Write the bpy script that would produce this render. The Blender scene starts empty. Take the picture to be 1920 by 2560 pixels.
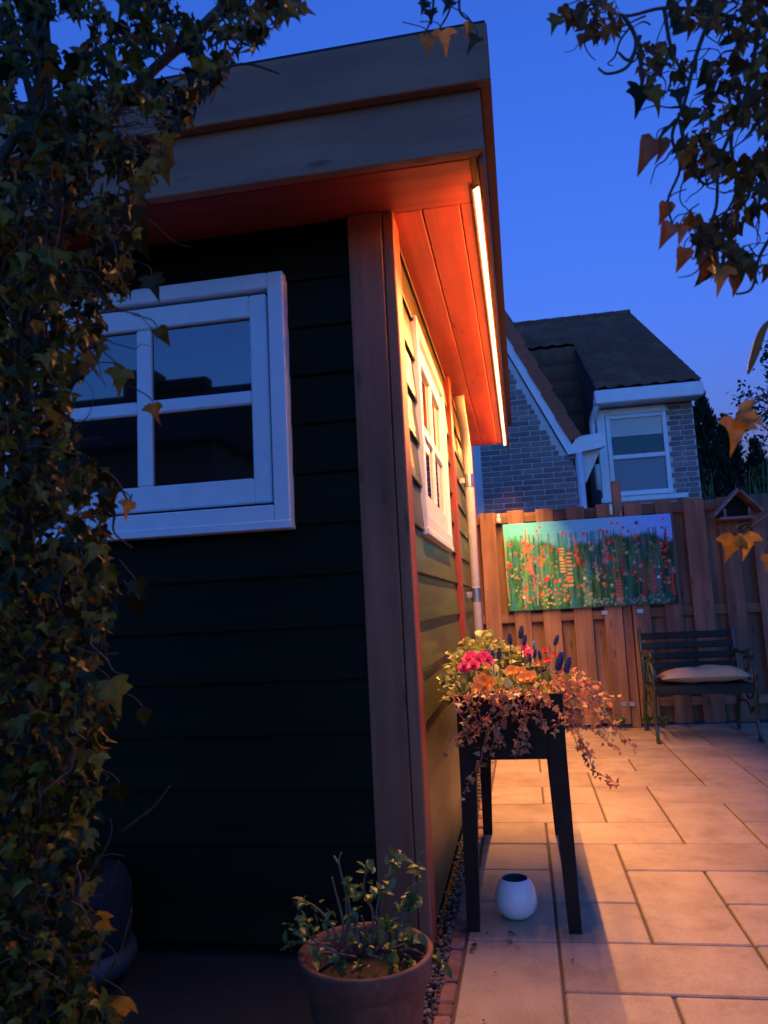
import bpy, math, random
import numpy as np
from mathutils import Matrix, Vector, Euler

# ------------------------------------------------------------------ camera, sky, exposure
W, H, F = 1920.0, 2560.0, 1921.86
CAM = np.array([.3406, -2.4396, 1.0365]); YAW, PITCH, ROLL = .1711, .1252, -.05
cy_, sy_, cp_, sp_ = math.cos(YAW), math.sin(YAW), math.cos(PITCH), math.sin(PITCH)
FWD = np.array([-sy_*cp_, cy_*cp_, sp_]); RT = np.array([cy_, sy_, 0.]); UP = np.cross(RT, FWD)
c_, s_ = math.cos(ROLL), math.sin(ROLL)
RT, UP = c_*RT+s_*UP, -s_*RT+c_*UP
scene = bpy.context.scene
col = scene.collection
cam = bpy.data.cameras.new('camera'); camo = bpy.data.objects.new('camera', cam); col.objects.link(camo)
cam.sensor_fit = 'HORIZONTAL'; cam.sensor_width = 36; cam.lens = 36*F/W; cam.clip_start = .02; cam.clip_end = 2000
camo.matrix_world = Matrix(((RT[0], UP[0], -FWD[0], CAM[0]), (RT[1], UP[1], -FWD[1], CAM[1]), (RT[2], UP[2], -FWD[2], CAM[2]), (0, 0, 0, 1)))
cam.dof.use_dof = True; cam.dof.focus_distance = 3.2; cam.dof.aperture_fstop = 7.0
scene.camera = camo

SKY_STRENGTH = .15
SKY_TINT = (.36, .80, 1.0)
LED_STRENGTH = 37.0
LED_POWER = 6.7
LED_COLOR = (1.0, .425, .115)
world = bpy.data.worlds.new('World'); scene.world = world; world.use_nodes = True
wn = world.node_tree; bg = wn.nodes['Background']
sky = wn.nodes.new('ShaderNodeTexSky'); sky.sky_type = 'NISHITA'; sky.sun_disc = False
sky.sun_elevation = math.radians(-1.8); sky.sun_rotation = math.radians(180)
sky.air_density = 1.0; sky.dust_density = .2; sky.ozone_density = 4.0; sky.altitude = 0
tint = wn.nodes.new('ShaderNodeMix'); tint.data_type = 'RGBA'; tint.blend_type = 'MULTIPLY'; tint.inputs[0].default_value = 1
tint.inputs[7].default_value = (*SKY_TINT, 1)
wn.links.new(sky.outputs[0], tint.inputs[6]); wn.links.new(tint.outputs[2], bg.inputs[0])
bg.inputs[1].default_value = SKY_STRENGTH
vs = scene.view_settings; vs.view_transform = 'Standard'; vs.look = 'None'; vs.gamma = 1; vs.use_curve_mapping = False
vs.exposure = 4.98
scene.cycles.use_denoising = True
scene.cycles.max_bounces = 6

# ------------------------------------------------------------------ pixel helpers (photograph pixels -> world)
def ray(x, y): return FWD + RT*(x-W/2)/F - UP*(y-H/2)/F
def at(x, y, ax, v):
    d = ray(x, y); return CAM + (v-CAM[ax])/d[ax]*d
def dep(x, y, t): return CAM + t*ray(x, y)
def Z(x0, y0, s): return lambda a, b: (x0+a*s, y0+b*s)
rnd = random.Random(7)
U = rnd.uniform

# ------------------------------------------------------------------ materials
MATS = {}
def mat(name):
    m = bpy.data.materials.new(name); m.use_nodes = True
    return m, m.node_tree, m.node_tree.nodes['Principled BSDF']
def N(t, typ, **kw):
    n = t.nodes.new(typ)
    for k, v in kw.items(): setattr(n, k, v)
    return n
def coords(t, scale, rand=True):
    tc = N(t, 'ShaderNodeTexCoord'); mp = N(t, 'ShaderNodeMapping'); mp.inputs['Scale'].default_value = scale
    t.links.new(tc.outputs['Object'], mp.inputs[0])
    if rand:
        oi = N(t, 'ShaderNodeObjectInfo'); mu = N(t, 'ShaderNodeMath', operation='MULTIPLY'); mu.inputs[1].default_value = 57.
        t.links.new(oi.outputs['Random'], mu.inputs[0]); t.links.new(mu.outputs[0], mp.inputs['Location'])
    return mp.outputs[0]
def noise(t, vec, scale, detail=4, rough=.55):
    n = N(t, 'ShaderNodeTexNoise'); n.inputs['Scale'].default_value = scale; n.inputs['Detail'].default_value = detail; n.inputs['Roughness'].default_value = rough
    t.links.new(vec, n.inputs['Vector']); return n.outputs[0]
def ramp(t, fac, stops):
    r = N(t, 'ShaderNodeValToRGB'); e = r.color_ramp.elements
    while len(e) < len(stops): e.new(.5)
    for i, (p, c) in enumerate(stops): e[i].position = p; e[i].color = (*c, 1) if len(c) == 3 else c
    t.links.new(fac, r.inputs[0]); return r.outputs[0]
def mul(t, a, b, fac=1., mode='MULTIPLY'):
    m = N(t, 'ShaderNodeMix', data_type='RGBA', blend_type=mode); m.inputs[0].default_value = fac
    for s, i in ((a, 6), (b, 7)):
        if isinstance(s, tuple): m.inputs[i].default_value = (*s, 1)
        else: t.links.new(s, m.inputs[i])
    return m.outputs[2]
def bump(t, b, h, strength=.3, dist=.002):
    n = N(t, 'ShaderNodeBump'); n.inputs['Strength'].default_value = strength; n.inputs['Distance'].default_value = dist
    t.links.new(h, n.inputs['Height']); t.links.new(n.outputs[0], b.inputs['Normal'])
def objvar(t, lo, hi):
    oi = N(t, 'ShaderNodeObjectInfo'); mr = N(t, 'ShaderNodeMapRange'); mr.inputs[3].default_value = lo; mr.inputs[4].default_value = hi
    t.links.new(oi.outputs['Random'], mr.inputs[0])
    c = N(t, 'ShaderNodeCombineColor')
    for i in range(3): t.links.new(mr.outputs[0], c.inputs[i])
    return c.outputs[0]

def wood(name, c0, c1, axis, rough=.55, var=(.82, 1.12), knots=True, bumpy=.25, spec=.4):
    m, t, b = mat(name)
    sc = [22., 22., 22.]; sc[axis] = 1.1
    v = coords(t, sc); g = noise(t, v, 1.0, 5, .62)
    c = ramp(t, g, [(.28, c0), (.72, c1)])
    s2 = [5., 5., 5.]; s2[axis] = 1.6
    v2 = coords(t, s2); st = noise(t, v2, 1.0, 3)
    c = mul(t, c, ramp(t, st, [(.3, (.72, .70, .68)), (.7, (1.1, 1.08, 1.05))]))
    if knots:
        s3 = [11., 11., 11.]; s3[axis] = 3.2
        vo = N(t, 'ShaderNodeTexVoronoi'); vo.inputs['Scale'].default_value = 1.; t.links.new(coords(t, s3), vo.inputs['Vector'])
        k = ramp(t, vo.outputs['Distance'], [(.05, (.35, .3, .28)), (.16, (1, 1, 1))])
        c = mul(t, c, k, .75)
    c = mul(t, c, objvar(t, *var))
    t.links.new(c, b.inputs['Base Color']); b.inputs['Roughness'].default_value = rough; b.inputs['Specular IOR Level'].default_value = spec
    bump(t, b, g, bumpy, .002)
    return m
for ax, a in enumerate('xyz'):
    MATS['trim_'+a] = wood('stained_wood_'+a, (.30, .048, .034), (.48, .088, .060), ax, .5)
    MATS['fascia_'+a] = wood('weathered_fascia_'+a, (.30, .132, .075), (.43, .205, .12), ax, .6)
    MATS['post_'+a] = wood('corner_post_wood_'+a, (.24, .092, .045), (.41, .158, .080), ax, .55)
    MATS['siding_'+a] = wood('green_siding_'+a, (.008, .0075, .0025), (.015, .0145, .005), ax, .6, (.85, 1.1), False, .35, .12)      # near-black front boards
    MATS['green_siding_'+a] = wood('side_wall_siding_'+a, (.060, .075, .026), (.110, .130, .046), ax, .36, (.85, 1.1), False, .35)   # side-wall boards, lighter and greener than the front ones
    MATS['fence_'+a] = wood('fence_wood_'+a, (.17, .093, .060), (.35, .205, .138), ax, .72, (.72, 1.12), True, .4, .25)
    MATS['bench_'+a] = wood('green_bench_wood_'+a, (.014, .021, .017), (.024, .034, .028), ax, .55, (.9, 1.1), False, .2, .15)
    MATS['grey_wood_'+a] = wood('weathered_wood_'+a, (.17, .11, .10), (.32, .22, .20), ax, .8, (.85, 1.1), False, .4)

def plain(name, c, rough=.5, metal=0., nscale=0, namt=.25, spec=.5, bump_s=0., aniso=(1, 1, 1)):
    m, t, b = mat(name); b.inputs['Roughness'].default_value = rough; b.inputs['Metallic'].default_value = metal; b.inputs['Specular IOR Level'].default_value = spec
    if nscale:
        v = coords(t, aniso); n = noise(t, v, nscale, 6, .6)
        lo = tuple(x*(1-namt) for x in c); hi = tuple(min(1, x*(1+namt)) for x in c)
        t.links.new(ramp(t, n, [(.3, lo), (.7, hi)]), b.inputs['Base Color'])
        if bump_s: bump(t, b, n, bump_s, .003)
    else: b.inputs['Base Color'].default_value = (*c, 1)
    MATS[name] = m; return m
plain('white_paint', (.86, .87, .88), .35, nscale=14, namt=.05)
plain('cream_pipe', (.80, .77, .70), .35, nscale=9, namt=.08)
plain('pvc_white', (.74, .76, .78), .4, nscale=6, namt=.08)
plain('dark_gap', (.012, .012, .012), .9)
plain('black_felt', (.02, .02, .022), .8, nscale=30, namt=.3)
plain('zinc', (.45, .45, .46), .4, 1., nscale=20, namt=.2)
plain('planter_black', (.018, .013, .009), .6, nscale=12, namt=.4, bump_s=.1, spec=.2)
plain('soil', (.03, .02, .014), .95, nscale=60, namt=.6, bump_s=.6)
plain('vase_white', (.86, .80, .76), .12, nscale=3, namt=.04)
plain('vase_inside', (.10, .09, .09), .6)
plain('iron_green', (.028, .05, .03), .3, .0, nscale=40, namt=.4, bump_s=.3, spec=.7)
plain('twig', (.16, .10, .065), .75, nscale=40, namt=.35, bump_s=.3)
plain('vine', (.075, .045, .022), .7, nscale=60, namt=.35)
plain('red_vine', (.52, .16, .11), .5, nscale=60, namt=.25)
plain('green_stem', (.16, .20, .07), .5)
plain('aluminium', (.55, .5, .45), .35, 1.)
plain('navy_cloth', (.006, .011, .018), .9, nscale=14, namt=.3)
plain('grey_cloth', (.045, .045, .055), .7, nscale=14, namt=.15)
plain('dark_cheek', (.15, .078, .054), .8, nscale=20, namt=.3)
plain('mortar', (.72, .70, .66), .9, nscale=50, namt=.15, bump_s=.3)
plain('blind', (.66, .66, .60), .8, nscale=4, namt=.05, aniso=(1, 1, 12))
plain('frosted', (.20, .23, .27), .35)
plain('far_wall', (.22, .13, .10), .9, nscale=8, namt=.2)
plain('far_roof', (.035, .026, .024), .9, nscale=8, namt=.3)
plain('trunk_bark', (.07, .05, .035), .9, nscale=25, namt=.4, bump_s=.5)
plain('curtain', (.55, .50, .42), .9, nscale=6, namt=.1, aniso=(14, 14, .4))

# concrete pavers
m, t, b = mat('concrete_paver')
v = coords(t, (1, 1, 1)); n1 = noise(t, v, 5, 6, .62); n2 = noise(t, v, 140, 3, .7); n3 = noise(t, v, 1.7, 3)
c = ramp(t, n1, [(.22, (.33, .24, .15)), (.5, (.49, .37, .245)), (.8, (.57, .445, .31))])
c = mul(t, c, ramp(t, n2, [(.3, (.8, .8, .8)), (.6, (1.06, 1.06, 1.06))]), .8)
c = mul(t, c, ramp(t, n3, [(.3, (.78, .76, .74)), (.6, (1.04, 1.04, 1.04))]), .9)
ge = N(t, 'ShaderNodeNewGeometry'); mp2 = N(t, 'ShaderNodeMapping'); t.links.new(ge.outputs['Position'], mp2.inputs[0])
n4 = noise(t, mp2.outputs[0], 2.3, 5, .7); n5 = noise(t, mp2.outputs[0], 11., 5, .7)
c = mul(t, c, ramp(t, n4, [(.36, (.70, .66, .60)), (.52, (1, 1, 1))]), .4)
c = mul(t, c, ramp(t, n5, [(.33, (.60, .57, .50)), (.45, (1, 1, 1))]), .35)
c = mul(t, c, objvar(t, .84, 1.1)); t.links.new(c, b.inputs['Base Color']); b.inputs['Roughness'].default_value = .62; b.inputs['Specular IOR Level'].default_value = .35
bump(t, b, n2, .35, .0015); MATS['paver'] = m
# clay brick
def brick_mat(name, a, bb, cc):
    m, t, b = mat(name)
    v = coords(t, (1, 1, 1)); n1 = noise(t, v, 40, 5); oi = N(t, 'ShaderNodeObjectInfo')
    c = ramp(t, oi.outputs['Random'], [(0, a), (.45, bb), (1, cc)])
    c = mul(t, c, ramp(t, n1, [(.3, (.72, .72, .72)), (.7, (1.15, 1.15, 1.15))]))
    t.links.new(c, b.inputs['Base Color']); b.inputs['Roughness'].default_value = .85; b.inputs['Specular IOR Level'].default_value = .12; bump(t, b, n1, .5, .003); MATS[name] = m
brick_mat('house_brick', (.22, .165, .165), (.29, .215, .21), (.37, .29, .28))
brick_mat('edge_brick', (.24, .12, .085), (.33, .18, .13), (.38, .26, .2))
brick_mat('roof_tile', (.17, .082, .055), (.20, .096, .064), (.24, .12, .08))
brick_mat('verge_tile', (.36, .12, .07), (.40, .135, .08), (.44, .15, .09))
# brick texture for hidden parts of house walls
m, t, b = mat('far_brickwork')
bt = N(t, 'ShaderNodeTexBrick'); bt.inputs['Scale'].default_value = 1; bt.inputs['Brick Width'].default_value = .22; bt.inputs['Row Height'].default_value = .06; bt.inputs['Mortar Size'].default_value = .006
bt.inputs['Color1'].default_value = (.18, .12, .11, 1); bt.inputs['Color2'].default_value = (.28, .19, .17, 1); bt.inputs['Mortar'].default_value = (.36, .35, .34, 1)
tc = N(t, 'ShaderNodeTexCoord'); mp = N(t, 'ShaderNodeMapping'); mp.inputs['Rotation'].default_value = (math.radians(-90), 0, 0)
t.links.new(tc.outputs['Object'], mp.inputs[0]); t.links.new(mp.outputs[0], bt.inputs[0]); t.links.new(bt.outputs[0], b.inputs['Base Color']); b.inputs['Roughness'].default_value = .9
MATS['brickwork'] = m
# ground
m, t, b = mat('garden_soil_ground'); v = coords(t, (1, 1, 1), False); n1 = noise(t, v, 3, 6); n2 = noise(t, v, 60, 4)
c = ramp(t, n1, [(.3, (.014, .012, .008)), (.7, (.026, .024, .014))]); c = mul(t, c, ramp(t, n2, [(.3, (.6, .6, .6)), (.7, (1.3, 1.3, 1.3))]))
t.links.new(c, b.inputs['Base Color']); b.inputs['Roughness'].default_value = .95; bump(t, b, n2, .6, .01); MATS['ground'] = m
m, t, b = mat('joint_sand'); v = coords(t, (1, 1, 1), False); n2 = noise(t, v, 120, 4)
t.links.new(ramp(t, n2, [(.3, (.09, .065, .045)), (.7, (.18, .135, .095))]), b.inputs['Base Color']); b.inputs['Roughness'].default_value = .95; bump(t, b, n2, .6, .004); MATS['joint'] = m
# window glass: dark room behind, double glazing reflecting the sky
m, t, b = mat('window_glass'); b.inputs['Base Color'].default_value = (.020, .012, .008, 1); b.inputs['Roughness'].default_value = .03
gl = N(t, 'ShaderNodeBsdfGlossy'); gl.inputs['Roughness'].default_value = .015; gl.inputs['Color'].default_value = (.95, .72, .64, 1)
mx = N(t, 'ShaderNodeMixShader'); fr = N(t, 'ShaderNodeFresnel'); fr.inputs[0].default_value = 2.1
t.links.new(fr.outputs[0], mx.inputs[0]); t.links.new(b.outputs[0], mx.inputs[1]); t.links.new(gl.outputs[0], mx.inputs[2]); t.links.new(mx.outputs[0], t.nodes['Material Output'].inputs[0])
MATS['glass'] = m
m, t, b = mat('dark_room_glass'); b.inputs['Base Color'].default_value = (.015, .014, .012, 1); b.inputs['Roughness'].default_value = .08; MATS['dark_glass'] = m
# terracotta
m, t, b = mat('terracotta'); v = coords(t, (1, 1, 1), False); n1 = noise(t, v, 9, 6, .65); n2 = noise(t, v, 70, 4)
c = ramp(t, n1, [(.3, (.11, .042, .025)), (.55, (.17, .068, .04)), (.75, (.21, .12, .085))]); c = mul(t, c, ramp(t, n2, [(.3, (.8, .8, .8)), (.7, (1.1, 1.1, 1.1))]))
t.links.new(c, b.inputs['Base Color']); b.inputs['Roughness'].default_value = .8; bump(t, b, n2, .3, .002); MATS['terracotta'] = m
# cushion fabric
m, t, b = mat('cushion_fabric'); v = coords(t, (1, 1, 1), False)
wv = N(t, 'ShaderNodeTexWave'); wv.inputs['Scale'].default_value = 90; wv.inputs['Distortion'].default_value = 1; t.links.new(v, wv.inputs[0]); n1 = noise(t, v, 300, 2)
t.links.new(ramp(t, n1, [(.3, (.50, .36, .20)), (.7, (.66, .49, .30))]), b.inputs['Base Color']); b.inputs['Roughness'].default_value = .9; b.inputs['Specular IOR Level'].default_value = .1; bump(t, b, wv.outputs[0], .3, .002); MATS['cushion'] = m
# pebbles
m, t, b = mat('pebble'); g = N(t, 'ShaderNodeNewGeometry')
t.links.new(ramp(t, g.outputs['Random Per Island'], [(0, (.07, .05, .032)), (.5, (.15, .11, .075)), (1, (.25, .20, .15))]), b.inputs['Base Color']); b.inputs['Roughness'].default_value = .6; MATS['pebble'] = m

def leaf_mat(name, stops, island=False, rough=.42, trans=.28, spec=.5):
    m, t, b = mat(name)
    if island: g = N(t, 'ShaderNodeNewGeometry'); r = g.outputs['Random Per Island']
    else: g = N(t, 'ShaderNodeObjectInfo'); r = g.outputs['Random']
    c = ramp(t, r, stops)
    v = coords(t, (1, 1, 1)); n1 = noise(t, v, 3.0 if not island else 45., 3)
    c = mul(t, c, ramp(t, n1, [(.35, (.72, .72, .72)), (.65, (1.2, 1.2, 1.2))]))
    t.links.new(c, b.inputs['Base Color']); b.inputs['Roughness'].default_value = rough; b.inputs['Specular IOR Level'].default_value = spec
    tr = N(t, 'ShaderNodeBsdfTranslucent'); t.links.new(c, tr.inputs[0])
    mx = N(t, 'ShaderNodeMixShader'); mx.inputs[0].default_value = trans
    t.links.new(b.outputs[0], mx.inputs[1]); t.links.new(tr.outputs[0], mx.inputs[2]); t.links.new(mx.outputs[0], t.nodes['Material Output'].inputs[0])
    MATS[name] = m
IVY = [(0, (.008, .009, .0015)), (.40, (.030, .032, .003)), (.60, (.12, .11, .009)), (.82, (.28, .19, .02)), (1, (.30, .11, .02))]  # yellow and orange stops also put warm highlights into the leaf colour
leaf_mat('ivy_leaf', IVY, False, .45, .22, .25); leaf_mat('ivy_leaves', IVY, True, .45, .22, .25)
AM = [(0, (.035, .030, .005)), (.4, (.12, .07, .012)), (.75, (.26, .13, .022)), (1, (.42, .21, .03))]  # brown leaves with amber lamp light put into their colour
leaf_mat('autumn_leaf', AM, False, .45, .35, .25); leaf_mat('amber_lit_leaves', AM, True, .45, .35, .25)  # autumn_leaf: brown ivy leaf with amber lamp light in its colour
leaf_mat('yellow_leaf', [(0, (.40, .18, .02)), (1, (.58, .30, .04))], trans=.4)
leaf_mat('red_leaf', [(0, (.16, .055, .018)), (1, (.36, .15, .04))], trans=.35)
TR = [(0, (.20, .20, .06)), (.25, (.42, .23, .09)), (.6, (.62, .20, .085)), (.85, (.66, .27, .11)), (1, (.58, .50, .22))]
leaf_mat('trailing_leaf', TR); leaf_mat('trailing_leaves', TR, True)
LG = [(0, (.20, .24, .07)), (.5, (.36, .38, .12)), (1, (.52, .50, .20))]
leaf_mat('bush_leaf', LG); leaf_mat('bush_leaves', LG, True)
leaf_mat('shrub_leaf', [(0, (.05, .11, .03)), (.6, (.10, .18, .045)), (1, (.20, .26, .07))])
CN = [(0, (.010, .022, .010)), (.7, (.022, .04, .016)), (1, (.04, .06, .02))]
leaf_mat('conifer_leaves', CN, True, .7, .1)
leaf_mat('bamboo_leaves', [(0, (.04, .07, .015)), (.6, (.10, .14, .03)), (1, (.22, .24, .06))], True, .5, .3)
leaf_mat('tree_leaves', [(0, (.018, .04, .02)), (1, (.045, .08, .03))], True, .5, .2)
leaf_mat('pink_petal', [(0, (.85, .06, .24)), (1, (.90, .16, .36))], trans=.3)
leaf_mat('orange_petal', [(0, (.85, .30, .04)), (1, (.88, .42, .08))], trans=.3)
leaf_mat('red_petal', [(0, (.65, .02, .02)), (1, (.75, .05, .03))], trans=.3)
plain('muscari', (.05, .05, .14), .6, nscale=90, namt=.5)
plain('muscari_pale', (.25, .33, .42), .6, nscale=90, namt=.3)

# ------------------------------------------------------------------ mesh builder
class MB:
    def __init__(s): s.v = []; s.f = []
    def add(s, vs, fs):
        o = len(s.v); s.v += [tuple(map(float, p)) for p in vs]; s.f += [tuple(i+o for i in f) for f in fs]; return s
    def box(s, x0, x1, y0, y1, z0, z1, b=0., M=None):
        """box with chamfered edges"""
        lo = (x0, y0, z0); hi = (x1, y1, z1)
        if b <= 0:
            vs = [(x, y, z) for x in (x0, x1) for y in (y0, y1) for z in (z0, z1)]
            fs = [(0, 1, 3, 2), (4, 6, 7, 5), (0, 4, 5, 1), (2, 3, 7, 6), (0, 2, 6, 4), (1, 5, 7, 3)]
        else:
            b = min(b, .45*min(x1-x0, y1-y0, z1-z0)); vs = []; idx = {}
            for sx in (0, 1):
                for sy in (0, 1):
                    for sz in (0, 1):
                        S = (sx, sy, sz)
                        for ax in range(3):
                            p = [hi[k]-b if S[k] else lo[k]+b for k in range(3)]; p[ax] = hi[ax] if S[ax] else lo[ax]
                            idx[(S, ax)] = len(vs); vs.append(tuple(p))
            fs = []
            for ax in range(3):
                o = [k for k in range(3) if k != ax]
                for sd in (0, 1):
                    q = []
                    for (a, c) in ((0, 0), (1, 0), (1, 1), (0, 1)):
                        S = [0, 0, 0]; S[ax] = sd; S[o[0]] = a; S[o[1]] = c; q.append(idx[(tuple(S), ax)])
                    fs.append(tuple(q))
                for a in (0, 1):
                    for c in (0, 1):
                        S0 = [0, 0, 0]; S0[o[0]] = a; S0[o[1]] = c; S1 = list(S0); S1[ax] = 1; S0 = tuple(S0); S1 = tuple(S1)
                        fs.append((idx[(S0, o[0])], idx[(S1, o[0])], idx[(S1, o[1])], idx[(S0, o[1])]))
            for sx in (0, 1):
                for sy in (0, 1):
                    for sz in (0, 1): fs.append(tuple(idx[((sx, sy, sz), ax)] for ax in range(3)))
        if M is not None: vs = [tuple(M @ Vector(p)) for p in vs]
        return s.add(vs, fs)
    def prism(s, poly, axis, a, b):
        """polygon (2d) extruded along an axis from a to b"""
        n = len(poly); vs = []
        for w in (a, b):
            for (p, q) in poly: vs.append({0: (w, p, q), 1: (p, w, q), 2: (p, q, w)}[axis])
        fs = [tuple(range(n)), tuple(range(2*n-1, n-1, -1))]+[(i, (i+1) % n, n+(i+1) % n, n+i) for i in range(n)]
        return s.add(vs, fs)
    def tube(s, path, r, n=8, cap=True):
        P = [Vector(map(float, p)) for p in path]; k = len(P)
        R = [r]*k if not hasattr(r, '__len__') else r
        vs = []; up = None
        for i in range(k):
            d = (P[min(i+1, k-1)]-P[max(i-1, 0)])
            d = d.normalized() if d.length > 1e-9 else Vector((0, 0, 1))
            if up is None:
                a = Vector((0, 0, 1)) if abs(d.z) < .9 else Vector((1, 0, 0)); up = d.cross(a).normalized()
            else:
                up = (up-d*up.dot(d)); up = up.normalized() if up.length > 1e-6 else d.orthogonal().normalized()
            w = d.cross(up)
            for j in range(n):
                a = 2*math.pi*j/n; vs.append(P[i]+(up*math.cos(a)+w*math.sin(a))*R[i])
        fs = [(i*n+j, i*n+(j+1) % n, (i+1)*n+(j+1) % n, (i+1)*n+j) for i in range(k-1) for j in range(n)]
        if cap: fs += [tuple(range(n-1, -1, -1)), tuple((k-1)*n+j for j in range(n))]
        return s.add(vs, fs)
    def lathe(s, prof, c, n=32, cap=False):
        vs = []
        for (r, z) in prof:
            for j in range(n):
                a = 2*math.pi*j/n; vs.append((c[0]+r*math.cos(a), c[1]+r*math.sin(a), c[2]+z))
        k = len(prof)
        fs = [(i*n+j, i*n+(j+1) % n, (i+1)*n+(j+1) % n, (i+1)*n+j) for i in range(k-1) for j in range(n)]
        if cap: fs += [tuple(range(n-1, -1, -1)), tuple((k-1)*n+j for j in range(n))]
        return s.add(vs, fs)
    def ball(s, c, r, n=8, k=5, sc=(1, 1, 1)):
        return s.add([(c[0]+r*sc[0]*math.sin(math.pi*i/k)*math.cos(2*math.pi*j/n), c[1]+r*sc[1]*math.sin(math.pi*i/k)*math.sin(2*math.pi*j/n), c[2]+r*sc[2]*math.cos(math.pi*i/k)) for i in range(k+1) for j in range(n)],
                     [(i*n+j, (i+1)*n+j, (i+1)*n+(j+1) % n, i*n+(j+1) % n) for i in range(k) for j in range(n)])

WL = {}
def link(o, parent, wloc):
    col.objects.link(o); WL[o.name] = Vector(wloc)
    if parent is not None:
        o.parent = parent; o.location = Vector(wloc)-WL[parent.name]
    else: o.location = wloc
def tag(o, label=None, cat=None, group=None, kind=None):
    for k, v in (('label', label), ('category', cat), ('group', group), ('kind', kind)):
        if v: o[k] = v
    return o
def make_mesh(name, mb, m, smooth=False):
    me = bpy.data.meshes.new(name); me.from_pydata(mb.v, [], mb.f)
    import bmesh
    bm = bmesh.new(); bm.from_mesh(me); bmesh.ops.recalc_face_normals(bm, faces=bm.faces); bm.to_mesh(me); bm.free()
    me.materials.append(MATS[m] if isinstance(m, str) else m)
    if smooth:
        me.polygons.foreach_set('use_smooth', [True]*len(me.polygons))
    return me
def obj(name, mb, m, parent=None, smooth=False):
    """one mesh object, its origin at the middle of its base"""
    a = np.array(mb.v); lo, hi = a.min(0), a.max(0); c = np.array([(lo[0]+hi[0])/2, (lo[1]+hi[1])/2, (lo[2] if parent is None else (lo[2]+hi[2])/2)])
    mb.v = [tuple(p) for p in (a-c)]
    o = bpy.data.objects.new(name, make_mesh(name, mb, m, smooth)); link(o, parent, c); return o
def inst(name, me, parent, wloc, rot=None, scale=None):
    o = bpy.data.objects.new(name, me); link(o, parent, wloc)
    if rot is not None: o.rotation_euler = rot if isinstance(rot, Euler) else rot.to_euler()
    if scale is not None: o.scale = (scale, scale, scale) if not hasattr(scale, '__len__') else scale
    return o
def empty(name, loc, label=None, cat=None, group=None, kind=None):
    o = bpy.data.objects.new(name, None); o.empty_display_size = .1; link(o, None, loc); return tag(o, label, cat, group, kind)
def copy_tree(o, parent, delta):
    c = o.copy(); col.objects.link(c)
    if parent is None: c.location = o.location+delta; 
    else: c.parent = parent
    WL[c.name] = WL[o.name]+delta
    for ch in [x for x in bpy.data.objects if x.parent == o]: copy_tree(ch, c, delta)
    return c
def B(name, parent, m, *dims, b=.003): return obj(name, MB().box(*dims, b=b), m, parent)

# ------------------------------------------------------------------ leaves
def leaf_mesh(name, outline, m, fold=.18, curl=.15):
    """flat outline (x,y), y along the midrib 0..1; folded on the midrib and curled"""
    n = len(outline); vs = [(0, .35, 0.)]+[(x, y, abs(x)*fold-curl*max(0, y-.3)**2) for x, y in outline]
    fs = [(0, 1+i, 1+(i+1) % n) for i in range(n)]
    me = bpy.data.meshes.new(name); me.from_pydata(vs, [], fs); me.materials.append(MATS[m])
    me.polygons.foreach_set('use_smooth', [True]*len(me.polygons)); return me
IVY_A = [(0, 0), (.16, -.06), (.42, -.02), (.56, .10), (.40, .22), (.58, .46), (.36, .47), (.20, .55), (.10, .80), (0, 1.08), (-.11, .78), (-.20, .54), (-.40, .46), (-.55, .40), (-.40, .20), (-.52, .06), (-.40, -.04), (-.14, -.05)]
IVY_B = [(0, 0), (.20, -.08), (.45, .05), (.62, .30), (.36, .36), (.22, .50), (.12, .76), (0, 1.1), (-.10, .74), (-.22, .48), (-.40, .34), (-.58, .36), (-.46, .08), (-.22, -.07)]
IVY_C = [(0, 0), (.25, -.02), (.40, .18), (.34, .40), (.20, .66), (0, 1.05), (-.18, .68), (-.34, .42), (-.42, .16), (-.24, -.04)]
OVAL = [(0, 0), (.16, .12), (.26, .35), (.24, .60), (.12, .85), (0, 1.), (-.12, .85), (-.24, .60), (-.26, .35), (-.16, .12)]
ROUND = [(0, 0), (.3, .05), (.5, .3), (.48, .62), (.28, .9), (0, 1.), (-.28, .9), (-.48, .62), (-.5, .3), (-.3, .05)]
def frame(tip, nrm):
    """rotation whose y axis is the tip direction and whose z axis is close to nrm"""
    y = Vector(tip).normalized(); z = Vector(nrm); z = z-y*z.dot(y); z = z.normalized() if z.length > 1e-5 else y.orthogonal().normalized(); x = y.cross(z)
    return Matrix((x, y, z)).transposed()
def stuff_leaves(name, outline, m, items, parent, fold=.18, curl=.15):
    n = len(outline); base = np.array([(0, .35, 0.)]+[(x, y, abs(x)*fold-curl*max(0, y-.3)**2) for x, y in outline])
    tri = np.array([(0, 1+i, 1+(i+1) % n) for i in range(n)])
    Vv = []; 
    for (p, R, s) in items: Vv.append((np.array(R) @ (base*s).T).T+np.array(p))
    Vv = np.concatenate(Vv); k = len(items); Fv = (tri[None]+np.arange(k)[:, None, None]*(n+1)).reshape(-1, 3)
    c = np.array(WL[parent.name]); 
    me = bpy.data.meshes.new(name); me.vertices.add(len(Vv)); me.vertices.foreach_set('co', (Vv-c).astype(np.float32).ravel())
    me.loops.add(len(Fv)*3); me.loops.foreach_set('vertex_index', Fv.astype(np.int32).ravel())
    me.polygons.add(len(Fv)); me.polygons.foreach_set('loop_start', np.arange(0, len(Fv)*3, 3, dtype=np.int32))
    me.update(calc_edges=True); me.validate(); me.materials.append(MATS[m])
    me.polygons.foreach_set('use_smooth', [True]*len(me.polygons))
    o = bpy.data.objects.new(name, me); link(o, parent, c); o['kind'] = 'stuff'; return o
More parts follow.
